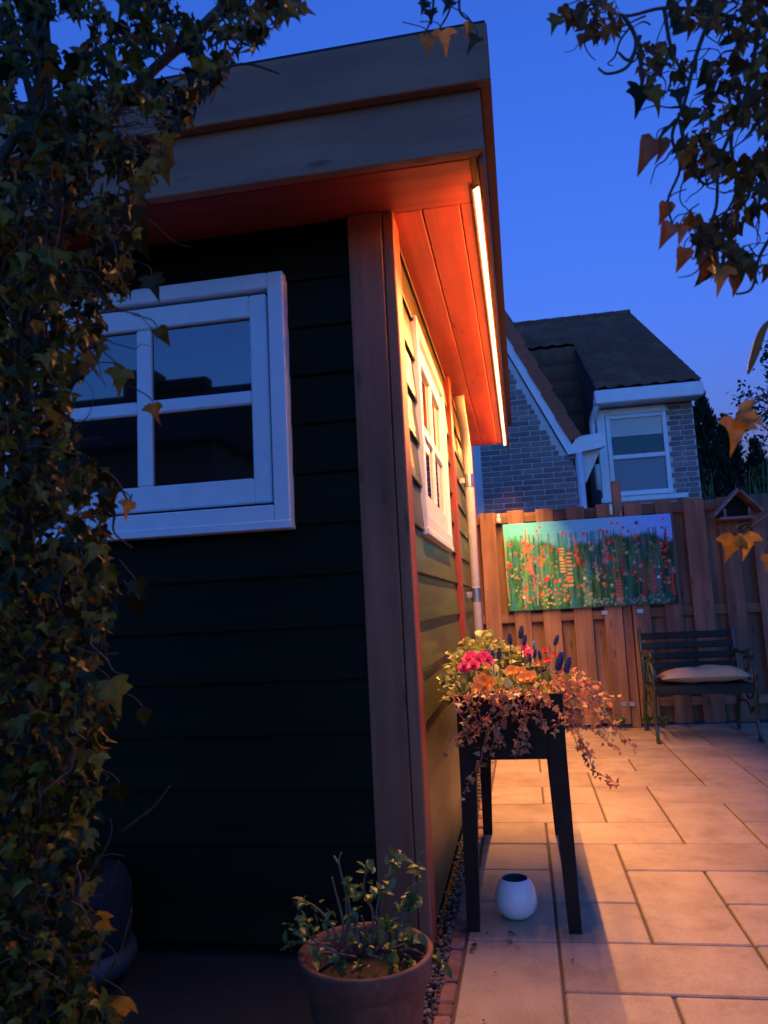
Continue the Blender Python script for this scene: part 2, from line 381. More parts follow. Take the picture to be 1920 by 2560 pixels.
def inpoly(p, poly):
    x, y = p; r = False; j = len(poly)-1
    for i in range(len(poly)):
        xi, yi = poly[i]; xj, yj = poly[j]
        if (yi > y) != (yj > y) and x < (xj-xi)*(y-yi)/(yj-yi)+xi: r = not r
        j = i
    return r

# ================================================================== THE SETTING
g = obj('ground', MB().add([(-300, -300, -.03), (300, -300, -.03), (300, 600, -.03), (-300, 600, -.03)], [(0, 1, 2, 3)]), 'ground'); g['kind'] = 'structure'
patio = empty('patio', (1.2, 1.5, 0), kind='structure')
B('joint_bed', patio, 'joint', .03, 3.6, -2.9, 4.3, -.025, -.010, b=0)
XL = [.093, .375, .655, .940, 1.25, 1.555, 1.86, 2.17, 2.48, 2.79, 3.10, 3.41]
YL = [-2.80, -2.475, -2.15, -1.825, -1.5, -1.175, -.85, -.525, -.2, .11, .43, .755, 1.085, 1.41, 1.755, 2.12, 2.505, 2.88, 3.235, 3.60, 3.93, 4.2]
R0 = 7   # index of the row that starts at y=-.525
tiles = [(0, 0, 1, 2), (1, 0, 1, 1), (2, 0, 2, 1), (1, 1, 2, 1), (3, 1, 2, 1), (4, 0, 1, 1),
         (0, 2, 1, 1), (1, 2, 1, 1), (2, 2, 1, 2), (3, 2, 2, 1), (0, 3, 1, 1), (1, 3, 1, 2), (3, 3, 1, 1), (4, 3, 1, 2), (0, 4, 1, 1), (2, 4, 2, 1),
         (0, 5, 1, 1), (1, 5, 2, 1), (3, 5, 1, 2), (4, 5, 2, 1), (0, 6, 2, 1), (2, 6, 1, 2), (4, 6, 1, 1), (0, 7, 1, 1), (1, 7, 1, 1), (3, 7, 2, 1),
         (0, 8, 2, 1), (2, 8, 2, 1), (4, 8, 1, 2), (0, 9, 1, 1), (1, 9, 2, 1), (3, 9, 1, 1), (0, 10, 1, 2), (1, 10, 3, 1), (4, 10, 2, 1), (1, 11, 1, 1), (2, 11, 2, 1), (4, 11, 1, 2)]
used = {(c+i, r+j) for c, r, w, h in tiles for i in range(w) for j in range(h)}
tr = random.Random(3)
for r in range(-R0, len(YL)-1-R0):
    for c in range(len(XL)-1):
        if (c, r) in used: continue
        w = h = 1
        k = tr.random()
        if k < .45 and c+1 < len(XL)-1 and (c+1, r) not in used: w = 2
        elif k < .7 and r+1 < len(YL)-1-R0 and (c, r+1) not in used: h = 2
        tiles.append((c, r, w, h)); used |= {(c+i, r+j) for i in range(w) for j in range(h)}
for c, r, w, h in tiles:
    x0, x1 = XL[c], XL[c+w]; y0, y1 = YL[R0+r], YL[R0+r+h]
    j = .0045; mb = MB().box(x0+j, x1-j, y0+j, y1-j, -.04, U(-.0015, .0015), b=.004)
    o = obj('paving_tile', mb, 'paver', patio); o.rotation_euler = (U(-.0015, .0015), U(-.0015, .0015), U(-.003, .003))
# row of clinker bricks on edge between gravel and pavers
y = -2.8
while y < 4.1:
    L = U(.062, .115)
    o = obj('edging_brick', MB().box(.046+U(-.002, .002), .088+U(-.002, .002), y, y+L-.008, -.05, U(-.008, .003), b=.005), 'edge_brick', patio); o.rotation_euler = (U(-.01, .01), U(-.02, .02), U(-.02, .02)); y += L
# gravel
gv = MB()
for i in range(1500):
    yy = U(-1.4, 4.0); xx = U(.004, .046) if rnd.random() < .8 else U(-.02, .05); r = U(.0045, .0095)
    gv.ball((xx, yy, U(-.012, .004)), r, 5, 3, (U(.8, 1.3), U(.8, 1.3), U(.5, .9)))
tag(obj('gravel', gv, 'pebble', None, True), 'narrow strip of small pale pebbles along the foot of the shed wall', 'gravel', kind='stuff')

# ================================================================== GARDEN SHED
shed = empty('garden_shed', (-1.2, 2, 0), 'dark green timber garden shed with flat roof, red-brown trim and white windows', 'shed')
XF = -2.7; SH = 4.06; ZS = 2.38
SX, SY = -.034, .034                        # face of the wall behind the corner trim
B('wall_core', shed, 'dark_gap', XF, SX-.004, SY+.004, SH, 0, ZS, b=0)
ZR = [round(1.327+.17*k, 4) for k in range(-8, 8)]
def board(z0, z1, a, b, side):
    """weatherboard: foot proud, head tucked under the one above"""
    z1 = min(z1+.012, ZS-.002); z0 = max(z0, .01)
    if z1-z0 < .03: return
    pf = [(-.0025, z0+.010), (-.021, z0), (-.023, z0+.005), (-.009, z1), (-.0025, z1)]
    if side == 'f': mb = MB().prism([(p+SY, q) for p, q in pf], 0, a, b)
    else: mb = MB().prism([(SX-p, q) for p, q in pf], 1, a, b)
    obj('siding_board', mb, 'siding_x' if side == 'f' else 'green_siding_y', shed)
for i in range(len(ZR)-1):
    z0, z1 = ZR[i], ZR[i+1]
    inwin = 1.32 < z0 < 2.1
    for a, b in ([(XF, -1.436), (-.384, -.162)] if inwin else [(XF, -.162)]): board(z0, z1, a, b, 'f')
    sp = [(.150, .507), (1.602, 1.948), (2.098, 3.938)] if inwin else [(.150, 1.948), (2.098, 3.938)]
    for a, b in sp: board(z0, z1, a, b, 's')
# corner and wall trim
B('corner_board', shed, 'post_z', -.160, -.041, 0, SY, 0, ZS-.001)
B('corner_board', shed, 'post_z', -.0385, 0, .0015, SY+.002, 0, ZS-.001, b=.004)
B('corner_board', shed, 'trim_z', SX, -.002, SY+.003, .148, 0, ZS-.001)
B('trim_board', shed, 'trim_z', SX, .006, 1.950, 2.095, 0, ZS-.001)
B('corner_board', shed, 'trim_z', SX, .008, 3.94, 4.085, 0, ZS-.001)
B('corner_board', shed, 'trim_z', XF-.03, XF+.13, 0, SY, 0, ZS-.001)
# windows; local u to the right (seen from outside), v outwards, w up
def window(u0, u1, w0, w1, place, curtain=False):
    wo = None
    def piece(name, a, b, c, d, e, f, m, par, bev=.003):
        mb = MB().box(a, b, c, d, e, f, b=bev); mb.v = [place(*p) for p in mb.v]; return obj(name, mb, m, par)
    win = MB()
    fw = .056; lw = .068
    for (a, b, e, f) in ((u0, u0+fw, w0, w1), (u1-fw, u1, w0, w1), (u0+fw+.001, u1-fw-.001, w1-fw, w1), (u0+fw+.001, u1-fw-.001, w0, w0+lw)):
        win.box(a, b, -.01, .050, e, f, b=.004)
    win.v = [place(*p) for p in win.v]
    wo = obj('window', win, 'white_paint', shed)
    piece('sill', u0-.002, u1+.002, -.005, .056, w0-.014, w0+.014, 'white_paint', wo)
    g = .011; sa, sb, sc, sd = u0+fw+g, u1-fw-g, w0+lw+g, w1-fw-g; sw = .062
    piece('shadow_gap', sa-g, sb+g, -.010, .004, sc-g, sd+g, 'dark_gap', wo, 0)
    sm = MB()
    for (a, b, e, f) in ((sa, sa+sw, sc, sd), (sb-sw, sb, sc, sd), (sa+sw+.0005, sb-sw-.0005, sd-.078, sd), (sa+sw+.0005, sb-sw-.0005, sc, sc+.086)):
        sm.box(a, b, .004, .032, e, f, b=.005)
    sm.v = [place(*p) for p in sm.v]; obj('sash', sm, 'white_paint', wo)
    um = (u0+u1)/2; wm = 1.773 if w0 > 1 else (w0+w1)/2
    piece('muntin', um-.028, um+.028, .006, .029, sc+.0865, sd-.0785, 'white_paint', wo, .006)
    for (a, b) in ((sa+sw+.0005, um-.0285), (um+.0285, sb-sw-.0005)):
        piece('muntin', a, b, .006, .0285, wm-.024, wm+.024, 'white_paint', wo, .006)
        for (e, f) in ((sc+.0865, wm-.0245), (wm+.0245, sd-.0785)):
            piece('pane', a, b, .009, .013, e, f, 'glass', wo, 0)
window(-1.433, -.387, 1.328, 2.2, lambda u, v, w: (u, .020-v, w))
window(.510, 1.600, 1.328, 2.2, lambda u, v, w: (SX+v*.72, u, w))
# downpipe
dp = obj('downpipe', MB().tube([(.034, 2.40, 2.375), (.034, 2.46, 2.30), (.034, 2.66, 2.20), (.034, 2.77, 2.13), (.036, 2.80, 2.05), (.036, 2.80, 0.02)], .031, 14), 'cream_pipe', shed, True)
for z in (1.88, 1.10, .35):
    obj('pipe_bracket', MB().tube([(.0360, 2.80, z-.045), (.0361, 2.80, z+.045)], 0.0350, 14).box(-.03, .012, 2.775, 2.790, z-.02, z+.02, b=.002), 'zinc', dp)
# roof: deck, two-step fascia, soffit boards
B('roof_deck', shed, 'black_felt', XF-.30, .300, -.305, SH-.005, ZS+.022, 2.665, b=0)
B('roof_felt', shed, 'black_felt', XF-.35, .352, -.378, SH+.03, 2.690, 2.712, b=.003)
B('fascia_board', shed, 'fascia_x', XF-.33, .3230, -.345, -.310, 2.335, 2.535)
B('fascia_board', shed, 'fascia_x', XF-.35, .3560, -.382, -.3455, 2.522, 2.700)
B('fascia_board', shed, 'fascia_y', .3050, .3235, -.3095, SH+.015, 2.312, 2.535)
B('fascia_board', shed, 'fascia_y', .3240, .3570, -.345, SH+.025, 2.524, 2.701)
zb0, zb1 = ZS, ZS+.02
B('soffit_board', shed, 'trim_x', XF-.28, .2755, -.309, -.232, zb0, zb1)
B('soffit_board', shed, 'trim_x', XF-.28, .2755, -.229, .028, zb0, zb1)
for a, b in ((-.034, .094), (.097, .224), (.227, .3035)): B('soffit_board', shed, 'trim_y', a, b, .031, SH, zb0+U(0, .001), zb1)

# ================================================================== LED STRIP LIGHT
led = empty('strip_light', (.288, 2, ZS), 'glowing warm yellow light strip running along the red soffit edge', 'light')
m, t, b = mat('led_diffuser'); em = N(t, 'ShaderNodeEmission'); em.inputs[0].default_value = (1.0, .84, .50, 1); em.inputs[1].default_value = .13
t.links.new(em.outputs[0], t.nodes['Material Output'].inputs[0]); MATS['led'] = m
LXC, LZC, LW, LT = .2865, 2.361, .0098, math.radians(30)
def lq(u, v): return (LXC+u*math.cos(LT)+v*math.sin(LT), LZC+u*math.sin(LT)-v*math.cos(LT))      # u across the strip, v outwards (down and towards the garden)
def lprism(name, pts, y0, y1, m): return obj(name, MB().prism([lq(*q) for q in pts], 1, y0, y1), m, led)
lprism('channel', [(-LW-.003, -.001), (LW+.003, -.001), (LW+.003, -.008), (-LW-.003, -.008)], -.093, SH-.02, 'aluminium')
lprism('diffuser', [(-LW, -.0005), (LW, -.0005), (LW, .005), (-LW, .005)], -.09, SH-.025, 'led')
m, t, b = mat('led_glow_edge'); em = N(t, 'ShaderNodeEmission'); em.inputs[0].default_value = (1.0, .40, .10, 1); em.inputs[1].default_value = LED_STRENGTH*.0010
t.links.new(em.outputs[0], t.nodes['Material Output'].inputs[0]); MATS['led_glow'] = m
for sg in (-1, 1): lprism('glow_edge', [(sg*(LW+.0003), -.0005), (sg*(LW+.0030), -.0005), (sg*(LW+.0030), .0056), (sg*(LW+.0003), .0056)], -.091, SH-.024, 'led_glow')  # added strips: orange glow beside the diffuser is put into their emission
def lamp(name, p, nrm_, power, wid):
    ld = bpy.data.lights.new(name, 'AREA'); ld.shape = 'RECTANGLE'; ld.size = wid; ld.size_y = SH+.06; ld.energy = power; ld.color = LED_COLOR
    lo = bpy.data.objects.new(name, ld); zc_ = -Vector(nrm_).normalized(); yc = Vector((0, 1, 0)); xc = yc.cross(zc_)
    link(lo, led, (p[0], (SH-.115)/2, p[1])); lo.rotation_euler = Matrix((xc, yc, zc_)).transposed().to_euler()
q_ = lq(0, .0062); lamp('led_light', q_, (math.sin(LT), 0, -math.cos(LT)), LED_POWER, 2*LW)
q_ = lq(-LW-.0035, .002); lamp('led_side_light', q_, (-1, 0, -.12), LED_POWER*.022, .005)

# ================================================================== FENCE
FY = 4.12
fence = empty('garden_fence', (1.5, FY, 0), 'brown timber hit-and-miss fence of upright boards behind bench and painting', 'fence')
FX = [(-.10, .0), (.03, .159), (.266, .402), (.50, .642), (.746, .893), (.988, 1.128), (1.210, 1.349), (1.456, 1.591), (1.676, 1.836), (1.933, 2.075), (2.18, 2.32), (2.43, 2.57), (2.68, 2.82), (2.93, 3.07), (3.18, 3.32), (3.43, 3.57)]
for i, (a, b) in enumerate(FX):
    o = obj('fence_board', MB().box(a, b, FY-.045, FY-.025, .03, 1.800+U(-.006, .006), b=.003), 'fence_z', fence); o.rotation_euler = (0, U(-.003, .003), 0)
    if i+1 < len(FX):
        a2 = b-.022+U(-.004, .004); b2 = FX[i+1][0]+.022
        obj('fence_board', MB().box(a2, b2, FY+.028, FY+.048, .03, 1.790+U(-.006, .006), b=.003), 'fence_z', fence)
for z0, z1 in ((.866, .938), (1.700, 1.765), (.16, .23)):
    for a, b in ((-.1, 1.128), (1.21, 3.6)): obj('fence_rail', MB().box(a, b, FY-.0245, FY+.0275, z0, z1, b=.003), 'fence_x', fence)
p = obj('fence_post', MB().box(1.134, 1.204, FY-.02, FY+.05, 0, 1.995, b=.004), 'fence_z', fence)
obj('hook', MB().tube([(1.182, FY-.018, 1.75), (1.182, FY-.05, 1.745), (1.184, FY-.056, 1.72), (1.184, FY-.055, 1.64)], .005, 8), 'aluminium', fence, True)
obj('wall_plate', MB().box(1.098, 1.122, FY-.052, FY-.0455, 1.71, 1.80, b=.002), 'zinc', fence)
for x in (.965, 1.24): obj('post_clip', MB().box(x, x+.05, FY-.05, FY-.0455, .90, .935, b=.002), 'zinc', fence)
for x in (1.06, 1.12): obj('post_clip', MB().box(x, x+.045, FY-.05, FY-.0455, .17, .205, b=.002), 'zinc', fence)
bl = MB().ball((.192, FY-.06, 1.725), .022, 12, 8, (.9, .7, 1.15)); bl.tube([(.192, FY-.06, 1.748), (.192, FY-.045, 1.775)], .012, 8)
tag(obj('hanging_ornament', bl, 'vase_white', None, True), 'small pale egg-shaped ornament hanging at the top of the fence', 'ornament')

# ================================================================== PAINTING
PX0, PX1, PZ0, PZ1, PY = .222, 1.564, .9654, 1.6867, FY-.047
NXp, NZp = 330, 178
rp = np.random.RandomState(5)
gx, gz = np.meshgrid(np.linspace(0, 1, NXp), np.linspace(0, 1, NZp))       # gz up
img = np.zeros((NZp, NXp, 3))
def lay(mask, c, a=1.):
    w = np.clip(mask, 0, 1)[..., None]*a; img[:] = img*(1-w)+np.array(c)*w
sk = np.stack([.10+.06*gx, .62-.26*gx, .60+.20*gx], -1); img[:] = sk
hz = .76+.05*np.sin(gx*9+1)+.03*np.sin(gx*31)+.02*rp.rand(NXp)[None]
gr = np.stack([.015+.012*(1-gx), .12-.08*gx+.04*gz, .06-.025*gx], -1)
w = np.clip((hz-gz)/.05, 0, 1)[..., None]; img[:] = img*(1-w)+gr*w
lay(np.exp(-((gz-.8)/.08)**2)*(gx < .45)*(.45-gx)*2.2, (.12, .42, .28), .5)
pal = [(.01, .06, .03), (.03, .20, .07), (.06, .28, .11), (.01, .03, .015), (.06, .28, .22), (.12, .26, .05), (.02, .11, .09), (.26, .32, .14)]
for i in range(520):                                                        # blades and stems
    x = rp.rand(); z0 = rp.rand()*.5-.05; h = .15+rp.rand()*.45; lean = rp.randn()*.03; wd = .0018+.004*rp.rand()
    cx = x+lean*(gz-z0); m_ = np.exp(-((gx-cx)/wd)**2)*(gz > z0)*(gz < min(z0+h, .86))
    c = np.array(pal[rp.randint(len(pal))])*(1.1-.55*x); lay(m_, c, .75)
for i in range(150):
    x = rp.rand(); z = rp.rand()*.7; c = np.array(((.03, .22, .16), (.02, .12, .04), (.06, .30, .11), (.03, .19, .25), (.01, .03, .015))[rp.randint(5)])*(1.15-.65*x)
    lay(np.exp(-((gx-x)/(.008+.012*rp.rand()))**2-((gz-z)/(.04+.10*rp.rand()))**2), c, .6)
def dab(x, z, r, c, a=.95, asp=1.86): lay(np.clip(1.6-1.4*(((gx-x)*asp)**2+(gz-z)**2)**.5/r, 0, 1), c, a)
def spire(x, z0, z1, wd, c, n=26, jit=.5):
    wd = wd*.75; c = np.array(c)*.85
    for k in range(n):
        q = k/(n-1); dab(x+rp.randn()*wd*jit*(1-.6*q), z0+(z1-z0)*q, wd*(1.15-.7*q), np.array(c)*(.7+.5*rp.rand()), .85)
OR = (.55, .16, .07); CO = (.62, .14, .10); RD = (.60, .03, .03); YE = (.55, .50, .16); DR = (.26, .04, .04); BL = (.08, .24, .42); PK = (.50, .24, .20); WH = (.55, .66, .62); DB = (.03, .05, .16)
spire(.135, .66, .93, .026, OR); spire(.145, .42, .78, .024, CO); spire(.165, .22, .58, .015, OR); spire(.225, .5, .72, .03, (.35, .2, .1))
spire(.06, .1, .72, .02, (.03, .12, .10)); spire(.10, .2, .75, .022, (.12, .34, .30)); spire(.19, .3, .75, .018, BL)
spire(.50, .35, .62, .024, (.04, .22, .30)); spire(.435, .52, .80, .024, CO); spire(.60, .5, .75, .03, PK); spire(.545, .30, .60, .016, YE); spire(.47, .05, .45, .035, (.16, .40, .18))
spire(.905, .10, .88, .018, BL); spire(.87, .3, .86, .015, DR); spire(.79, .25, .6, .016, DR); spire(.82, .1, .5, .03, DR); spire(.70, .35, .6, .022, (.36, .05, .04)); spire(.87, .15, .45, .03, (.34, .08, .08)); spire(.98, .1, .4, .016, RD)
for x, z0, z1 in ((.345, .42, .68), (.385, .26, .62)):                      # striped yellow spires
    for k in range(9):
        z = z0+(z1-z0)*k/8; lay(np.exp(-((gx-x)/.017)**4-((gz-z)/.011)**2), (.62, .55, .20), .95); lay(np.exp(-((gx-x)/.012)**4-((gz-z-.014)/.006)**2), (.10, .12, .03), .8)
for k in range(7): lay(np.exp(-((gx-.665-.004*(k % 2))/.018)**4-((gz-.06-.036*k)/.013)**2), (.66, .12, .10), .95)
for x, z, r, c in [(.36, .855, .034, RD), (.405, .815, .036, RD), (.485, .83, .038, RD), (.585, .865, .034, RD), (.62, .845, .034, RD), (.655, .93, .032, RD), (.69, .93, .03, RD), (.72, .875, .03, DR), (.60, .78, .028, RD), (.635, .745, .028, RD), (.71, .77, .03, RD), (.745, .83, .026, DR), (.955, .945, .028, RD), (.945, .845, .03, DR), (.96, .78, .032, DR), (.975, .73, .026, DR), (.04, .76, .035, RD), (.03, .52, .04, RD), (.225, .94, .028, RD), (.205, .90, .026, RD), (.205, .85, .024, OR),
                   (.63, .55, .05, RD), (.655, .52, .035, CO), (.61, .49, .035, RD), (.60, .36, .026, RD), (.585, .33, .026, OR), (.62, .32, .02, OR), (.625, .235, .034, WH), (.655, .62, .03, (.15, .36, .42)), (.47, .33, .03, WH), (.90, .30, .03, WH), (.80, .92, .04, DB), (.77, .70, .04, DB), (.82, .68, .035, DB), (.52, .66, .045, (.46, .42, .2)), (.51, .72, .035, (.5, .5, .3)), (.10, .15, .03, WH)]: dab(x, z, r*.66, c)
for i in range(90): dab(rp.rand(), .05+rp.rand()*.65, .010+.014*rp.rand(), np.array(((.5, .26, .2), (.14, .42, .40), YE, (.10, .36, .14), (.45, .3, .3))[rp.randint(5)])*(.6+.4*rp.rand()), .8)
for i in range(130): dab(rp.rand(), .12+rp.rand()*.66, .012+.012*rp.rand(), np.array((RD, CO, RD, DR)[rp.randint(4)])*(.7+.4*rp.rand()), .9)
for i in range(16): dab(.28+rp.rand()*.10, .20+rp.rand()*.18, .014, np.array(CO)*(.8+.4*rp.rand()), .9)
for i in range(9): dab(.20+rp.rand()*.08, .08+rp.rand()*.18, .013, np.array(OR)*(.8+.4*rp.rand()), .9)
for i in range(26): dab(rp.rand()*.5, .02+rp.rand()*.16, .014, (OR, CO, RD, YE)[rp.randint(4)], .8)
for i in range(70): dab(.45+rp.rand()*.5, .015+rp.rand()*.09, .013, (.12+.2*rp.rand(), .36, .36), .6)
for i in range(22): dab(rp.rand(), rp.rand()*.7, .006, (.6, .6, .4), .8)
img *= 1.4*(.8+.3*rp.rand(NZp, NXp, 1))
pv = [(PX0+(PX1-PX0)*i/(NXp-1), PY-.030+.0012*float(rp.rand()), PZ0+(PZ1-PZ0)*k/(NZp-1)) for k in range(NZp) for i in range(NXp)]
pf = [(k*NXp+i, k*NXp+i+1, (k+1)*NXp+i+1, (k+1)*NXp+i) for k in range(NZp-1) for i in range(NXp-1)]
m, t, b = mat('painted_canvas'); va = N(t, 'ShaderNodeVertexColor'); va.layer_name = 'paint'; t.links.new(va.outputs[0], b.inputs['Base Color']); b.inputs['Roughness'].default_value = .7; b.inputs['Specular IOR Level'].default_value = .12; MATS['painting'] = m
plain('canvas_side', (.06, .16, .10), .7, nscale=30, namt=.4)
pt = empty('painting', ((PX0+PX1)/2, PY, PZ0), 'wide canvas painting of red poppies and tall meadow flowers hung on fence', 'painting')
cv = obj('painted_surface', MB().add(pv, pf), 'painting', pt, True)
ca = cv.data.color_attributes.new('paint', 'FLOAT_COLOR', 'POINT'); ca.data.foreach_set('color', np.concatenate([img.reshape(-1, 3), np.ones((NXp*NZp, 1))], 1).astype(np.float32).ravel())
obj('canvas_frame', MB().box(PX0, PX1, PY-.0285, PY, PZ0, PZ1, b=.002), 'canvas_side', pt)

# ================================================================== BIRD FEEDER on the fence
bf = empty('bird_feeder', (2.05, 4.0, 1.60), 'small open-fronted weathered wooden bird feeder with pitched roof on fence', 'bird feeder')
for sx, x1, z1 in ((-1, 1.862, 1.640), (1, 2.238, 1.652)):
    n_ = Vector((z1-1.842, 0, -(x1-2.068))).normalized()*.014
    if n_.z < 0: n_ = -n_
    P0 = Vector((2.068+(0 if sx < 0 else .001), 0, 1.842)); P1 = Vector((x1, 0, z1))
    pl = [(q.x, q.z) for q in (P0, P1, P1-n_*1.3, P0-n_*1.3)]
    obj('roof_panel', MB().prism(pl, 1, 3.90, 4.07), 'grey_wood_x', bf)
obj('floor_tray', MB().box(1.91, 2.165, 3.905, 4.068, 1.596, 1.616, b=.002), 'grey_wood_x', bf)
for x in (1.938, 2.118): obj('front_post', MB().box(x, x+.018, 3.908, 3.926, 1.617, 1.683, b=.002), 'grey_wood_z', bf)
obj('back_panel', MB().prism([(1.92, 1.617), (2.16, 1.617), (2.16, 1.70), (2.066, 1.818), (1.92, 1.672)], 1, 4.055, 4.068), 'planter_black', bf)

# ================================================================== BENCH
BX0, BX1 = 1.215, 1.895
bench = empty('garden_bench', (1.55, 3.6, 0), 'small dark green slatted bench with cast iron ends against the fence', 'bench')
def crv(pts, n=7):
    P = [Vector(p) for p in pts]; out = []
    for i in range(len(P)-1):
        p0, p1, p2, p3 = P[max(i-1, 0)], P[i], P[i+1], P[min(i+2, len(P)-1)]
        for k in range(n):
            u = k/n; out.append(.5*((2*p1)+(p2-p0)*u+(2*p0-5*p1+4*p2-p3)*u*u+(3*p1-p0-3*p2+p3)*u**3))
    out.append(P[-1]); return out
for x, s in ((BX0, -1), (BX1, 1)):
    ends = MB()
    ends.tube(crv([(x, 3.41, .0), (x, 3.40, .05), (x, 3.425, .14), (x, 3.40, .26), (x, 3.37, .36), (x, 3.37, .40)]), [.012+.006*(i/35) for i in range(36)], 8)
    ends.tube(crv([(x, 3.385, .004), (x, 3.37, .012), (x, 3.35, .006)]), .014, 8)
    leg = obj('leg', ends, 'iron_green', bench, True)
    e2 = MB().tube(crv([(x, 3.94, 0), (x, 3.92, .12), (x, 3.84, .26), (x, 3.80, .36), (x, 3.80, .42)]), .015, 8); obj('leg', e2, 'iron_green', bench, True)
    arm = MB().tube(crv([(x, 3.38, .40), (x, 3.36, .47), (x, 3.40, .54), (x, 3.47, .585), (x, 3.44, .625), (x, 3.40, .60), (x, 3.42, .575)]), .015, 8)
    arm.tube(crv([(x, 3.46, .60), (x, 3.56, .60), (x, 3.68, .59), (x, 3.80, .60)]), .014, 8)
    arm.tube(crv([(x, 3.50, .41), (x, 3.54, .47), (x, 3.50, .52), (x, 3.54, .57), (x, 3.60, .55), (x, 3.58, .48), (x, 3.64, .42)]), .010, 8)
    arm.ball((x, 3.43, .60), .026, 10, 6)
    obj('armrest', arm, 'iron_green', bench, True)
    br = MB().tube(crv([(x, 3.38, .375), (x, 3.55, .355), (x, 3.80, .36)]), .016, 8)
    br.tube(crv([(x, 3.41, .16), (x, 3.50, .22), (x, 3.56, .17), (x, 3.62, .23), (x, 3.72, .24), (x, 3.86, .22)]), .009, 8)
    br.tube(crv([(x, 3.46, .36), (x, 3.50, .29), (x, 3.58, .27), (x, 3.64, .31), (x, 3.60, .35)]), .009, 8)
    obj('side_bracket', br, 'iron_green', bench, True)
    up = MB().tube(crv([(x, 3.79, .36), (x, 3.80, .52), (x, 3.84, .66), (x, 3.865, .755), (x, 3.875, .775)]), .015, 8)
    obj('back_upright', up, 'iron_green', bench, True)
for i, z in enumerate((.724, .650, .572, .500)):
    yb = 3.77+(z-.36)*.23
    o = obj('back_slat', MB().box(BX0+.012, BX1-.012, yb-.009, yb+.009, z-.025, z+.025, b=.004), 'bench_x', bench); o.rotation_euler = (-.2, 0, 0)
for i in range(5): obj('seat_slat', MB().box(BX0+.012, BX1-.012, 3.375+.082*i, 3.375+.082*i+.068, .374, .394, b=.004), 'bench_x', bench)
obj('seat_slat', MB().box(BX0+.010, BX1-.010, 3.352, 3.372, .335, .390, b=.005), 'bench_x', bench)
# cushion
cn = 26; cm = 12; vs = []; fs = []
C0, C1, D0, D1 = 1.275, 1.90, 3.40, 3.70
for side in (1, -1):
    o_ = len(vs)
    for j in range(cm+1):
        for i in range(cn+1):
            u = i/cn*2-1; v_ = j/cm*2-1
            h = ((1-abs(u)**2.6)**.6)*((1-abs(v_)**2.4)**.6); pin = 1-.10*(1-u*u)*(abs(v_)**3); pu = 1-.06*(1-v_*v_)*abs(u)**3
            z = .447+side*(h*(.066 if side > 0 else .052)*(1-.16*math.exp(-((u+.1)/.10)**2)*(side > 0))+.004*math.sin(9*u+4*v_)*h)+.012*u*(side > 0)*h
            vs.append(((C0+C1)/2+u*(C1-C0)/2*pu, (D0+D1)/2+v_*(D1-D0)/2*pin, z-.010*abs(u)**4*1.0))
    for j in range(cm):
        for i in range(cn): a = o_+j*(cn+1)+i; fs.append((a, a+1, a+cn+2, a+cn+1) if side > 0 else (a, a+cn+1, a+cn+2, a+1))
tag(obj('cushion', MB().add(vs, fs), 'cushion', None, True), 'long plump beige cushion lying on the dark green bench', 'cushion')

# ================================================================== RAISED PLANTER
pl = empty('raised_planter', (.27, .7, 0), 'tall black planter table on four legs filled with flowers beside the shed wall', 'planter')
QX0, QX1, QY0, QY1, QZ0, QZ1 = .100, .446, .165, 1.25, .530, .735
B('front_panel', pl, 'planter_black', QX0+.002, QX1-.002, QY0+.003, QY0+.018, QZ0, QZ1-.006)
B('back_panel', pl, 'planter_black', QX0+.002, QX1-.002, QY1-.018, QY1-.003, QZ0, QZ1-.006)
B('side_panel', pl, 'planter_black', QX0+.003, QX0+.018, QY0+.019, QY1-.019, QZ0, QZ1-.006)
B('side_panel', pl, 'planter_black', QX1-.018, QX1-.003, QY0+.019, QY1-.019, QZ0, QZ1-.006)
B('bottom_panel', pl, 'planter_black', QX0+.019, QX1-.019, QY0+.019, QY1-.019, QZ0+.01, QZ0+.03)
B('rim', pl, 'planter_black', QX0-.004, QX1+.004, QY0-.006, QY0+.022, QZ1-.005, QZ1+.004)
B('rim', pl, 'planter_black', QX0-.004, QX1+.004, QY1-.022, QY1+.006, QZ1-.005, QZ1+.004)
for x in (QX0-.004, QX1-.020): B('rim', pl, 'planter_black', x, x+.024, QY0+.0225, QY1-.0225, QZ1-.005, QZ1+.004)
for sx in (0, 1):
    for sy in (0, 1):
        xo = QX0 if sx == 0 else QX1; yo = QY0 if sy == 0 else QY1; dx = 1 if sx == 0 else -1; dy = 1 if sy == 0 else -1
        vv = []
        for z, wt, sh in ((0, .040, -.008), (QZ0-.01, .054, 0), (QZ1-.006, .058, 0)):
            x0, y0 = xo+dx*sh*(1 if sx == 0 else .6), yo
            for a, b in ((0, 0), (wt, 0), (wt, wt), (0, wt)): vv.append((x0+dx*a, y0+dy*b, z))
        ff = [(0, 1, 2, 3), (8, 9, 10, 11)]+[(k*4+i, k*4+(i+1) % 4, k*4+4+(i+1) % 4, k*4+4+i) for k in (0, 1) for i in range(4)]
        obj('leg', MB().add(vv, ff), 'planter_black', pl)
sg = MB(); nx_, ny_ = 10, 26
sg.add([(QX0+.02+(QX1-QX0-.04)*i/nx_, QY0+.02+(QY1-QY0-.04)*j/ny_, .705+U(-.008, .012)) for j in range(ny_+1) for i in range(nx_+1)], [(j*(nx_+1)+i, j*(nx_+1)+i+1, (j+1)*(nx_+1)+i+1, (j+1)*(nx_+1)+i) for j in range(ny_) for i in range(nx_)])
obj('soil', sg, 'soil', pl, True)

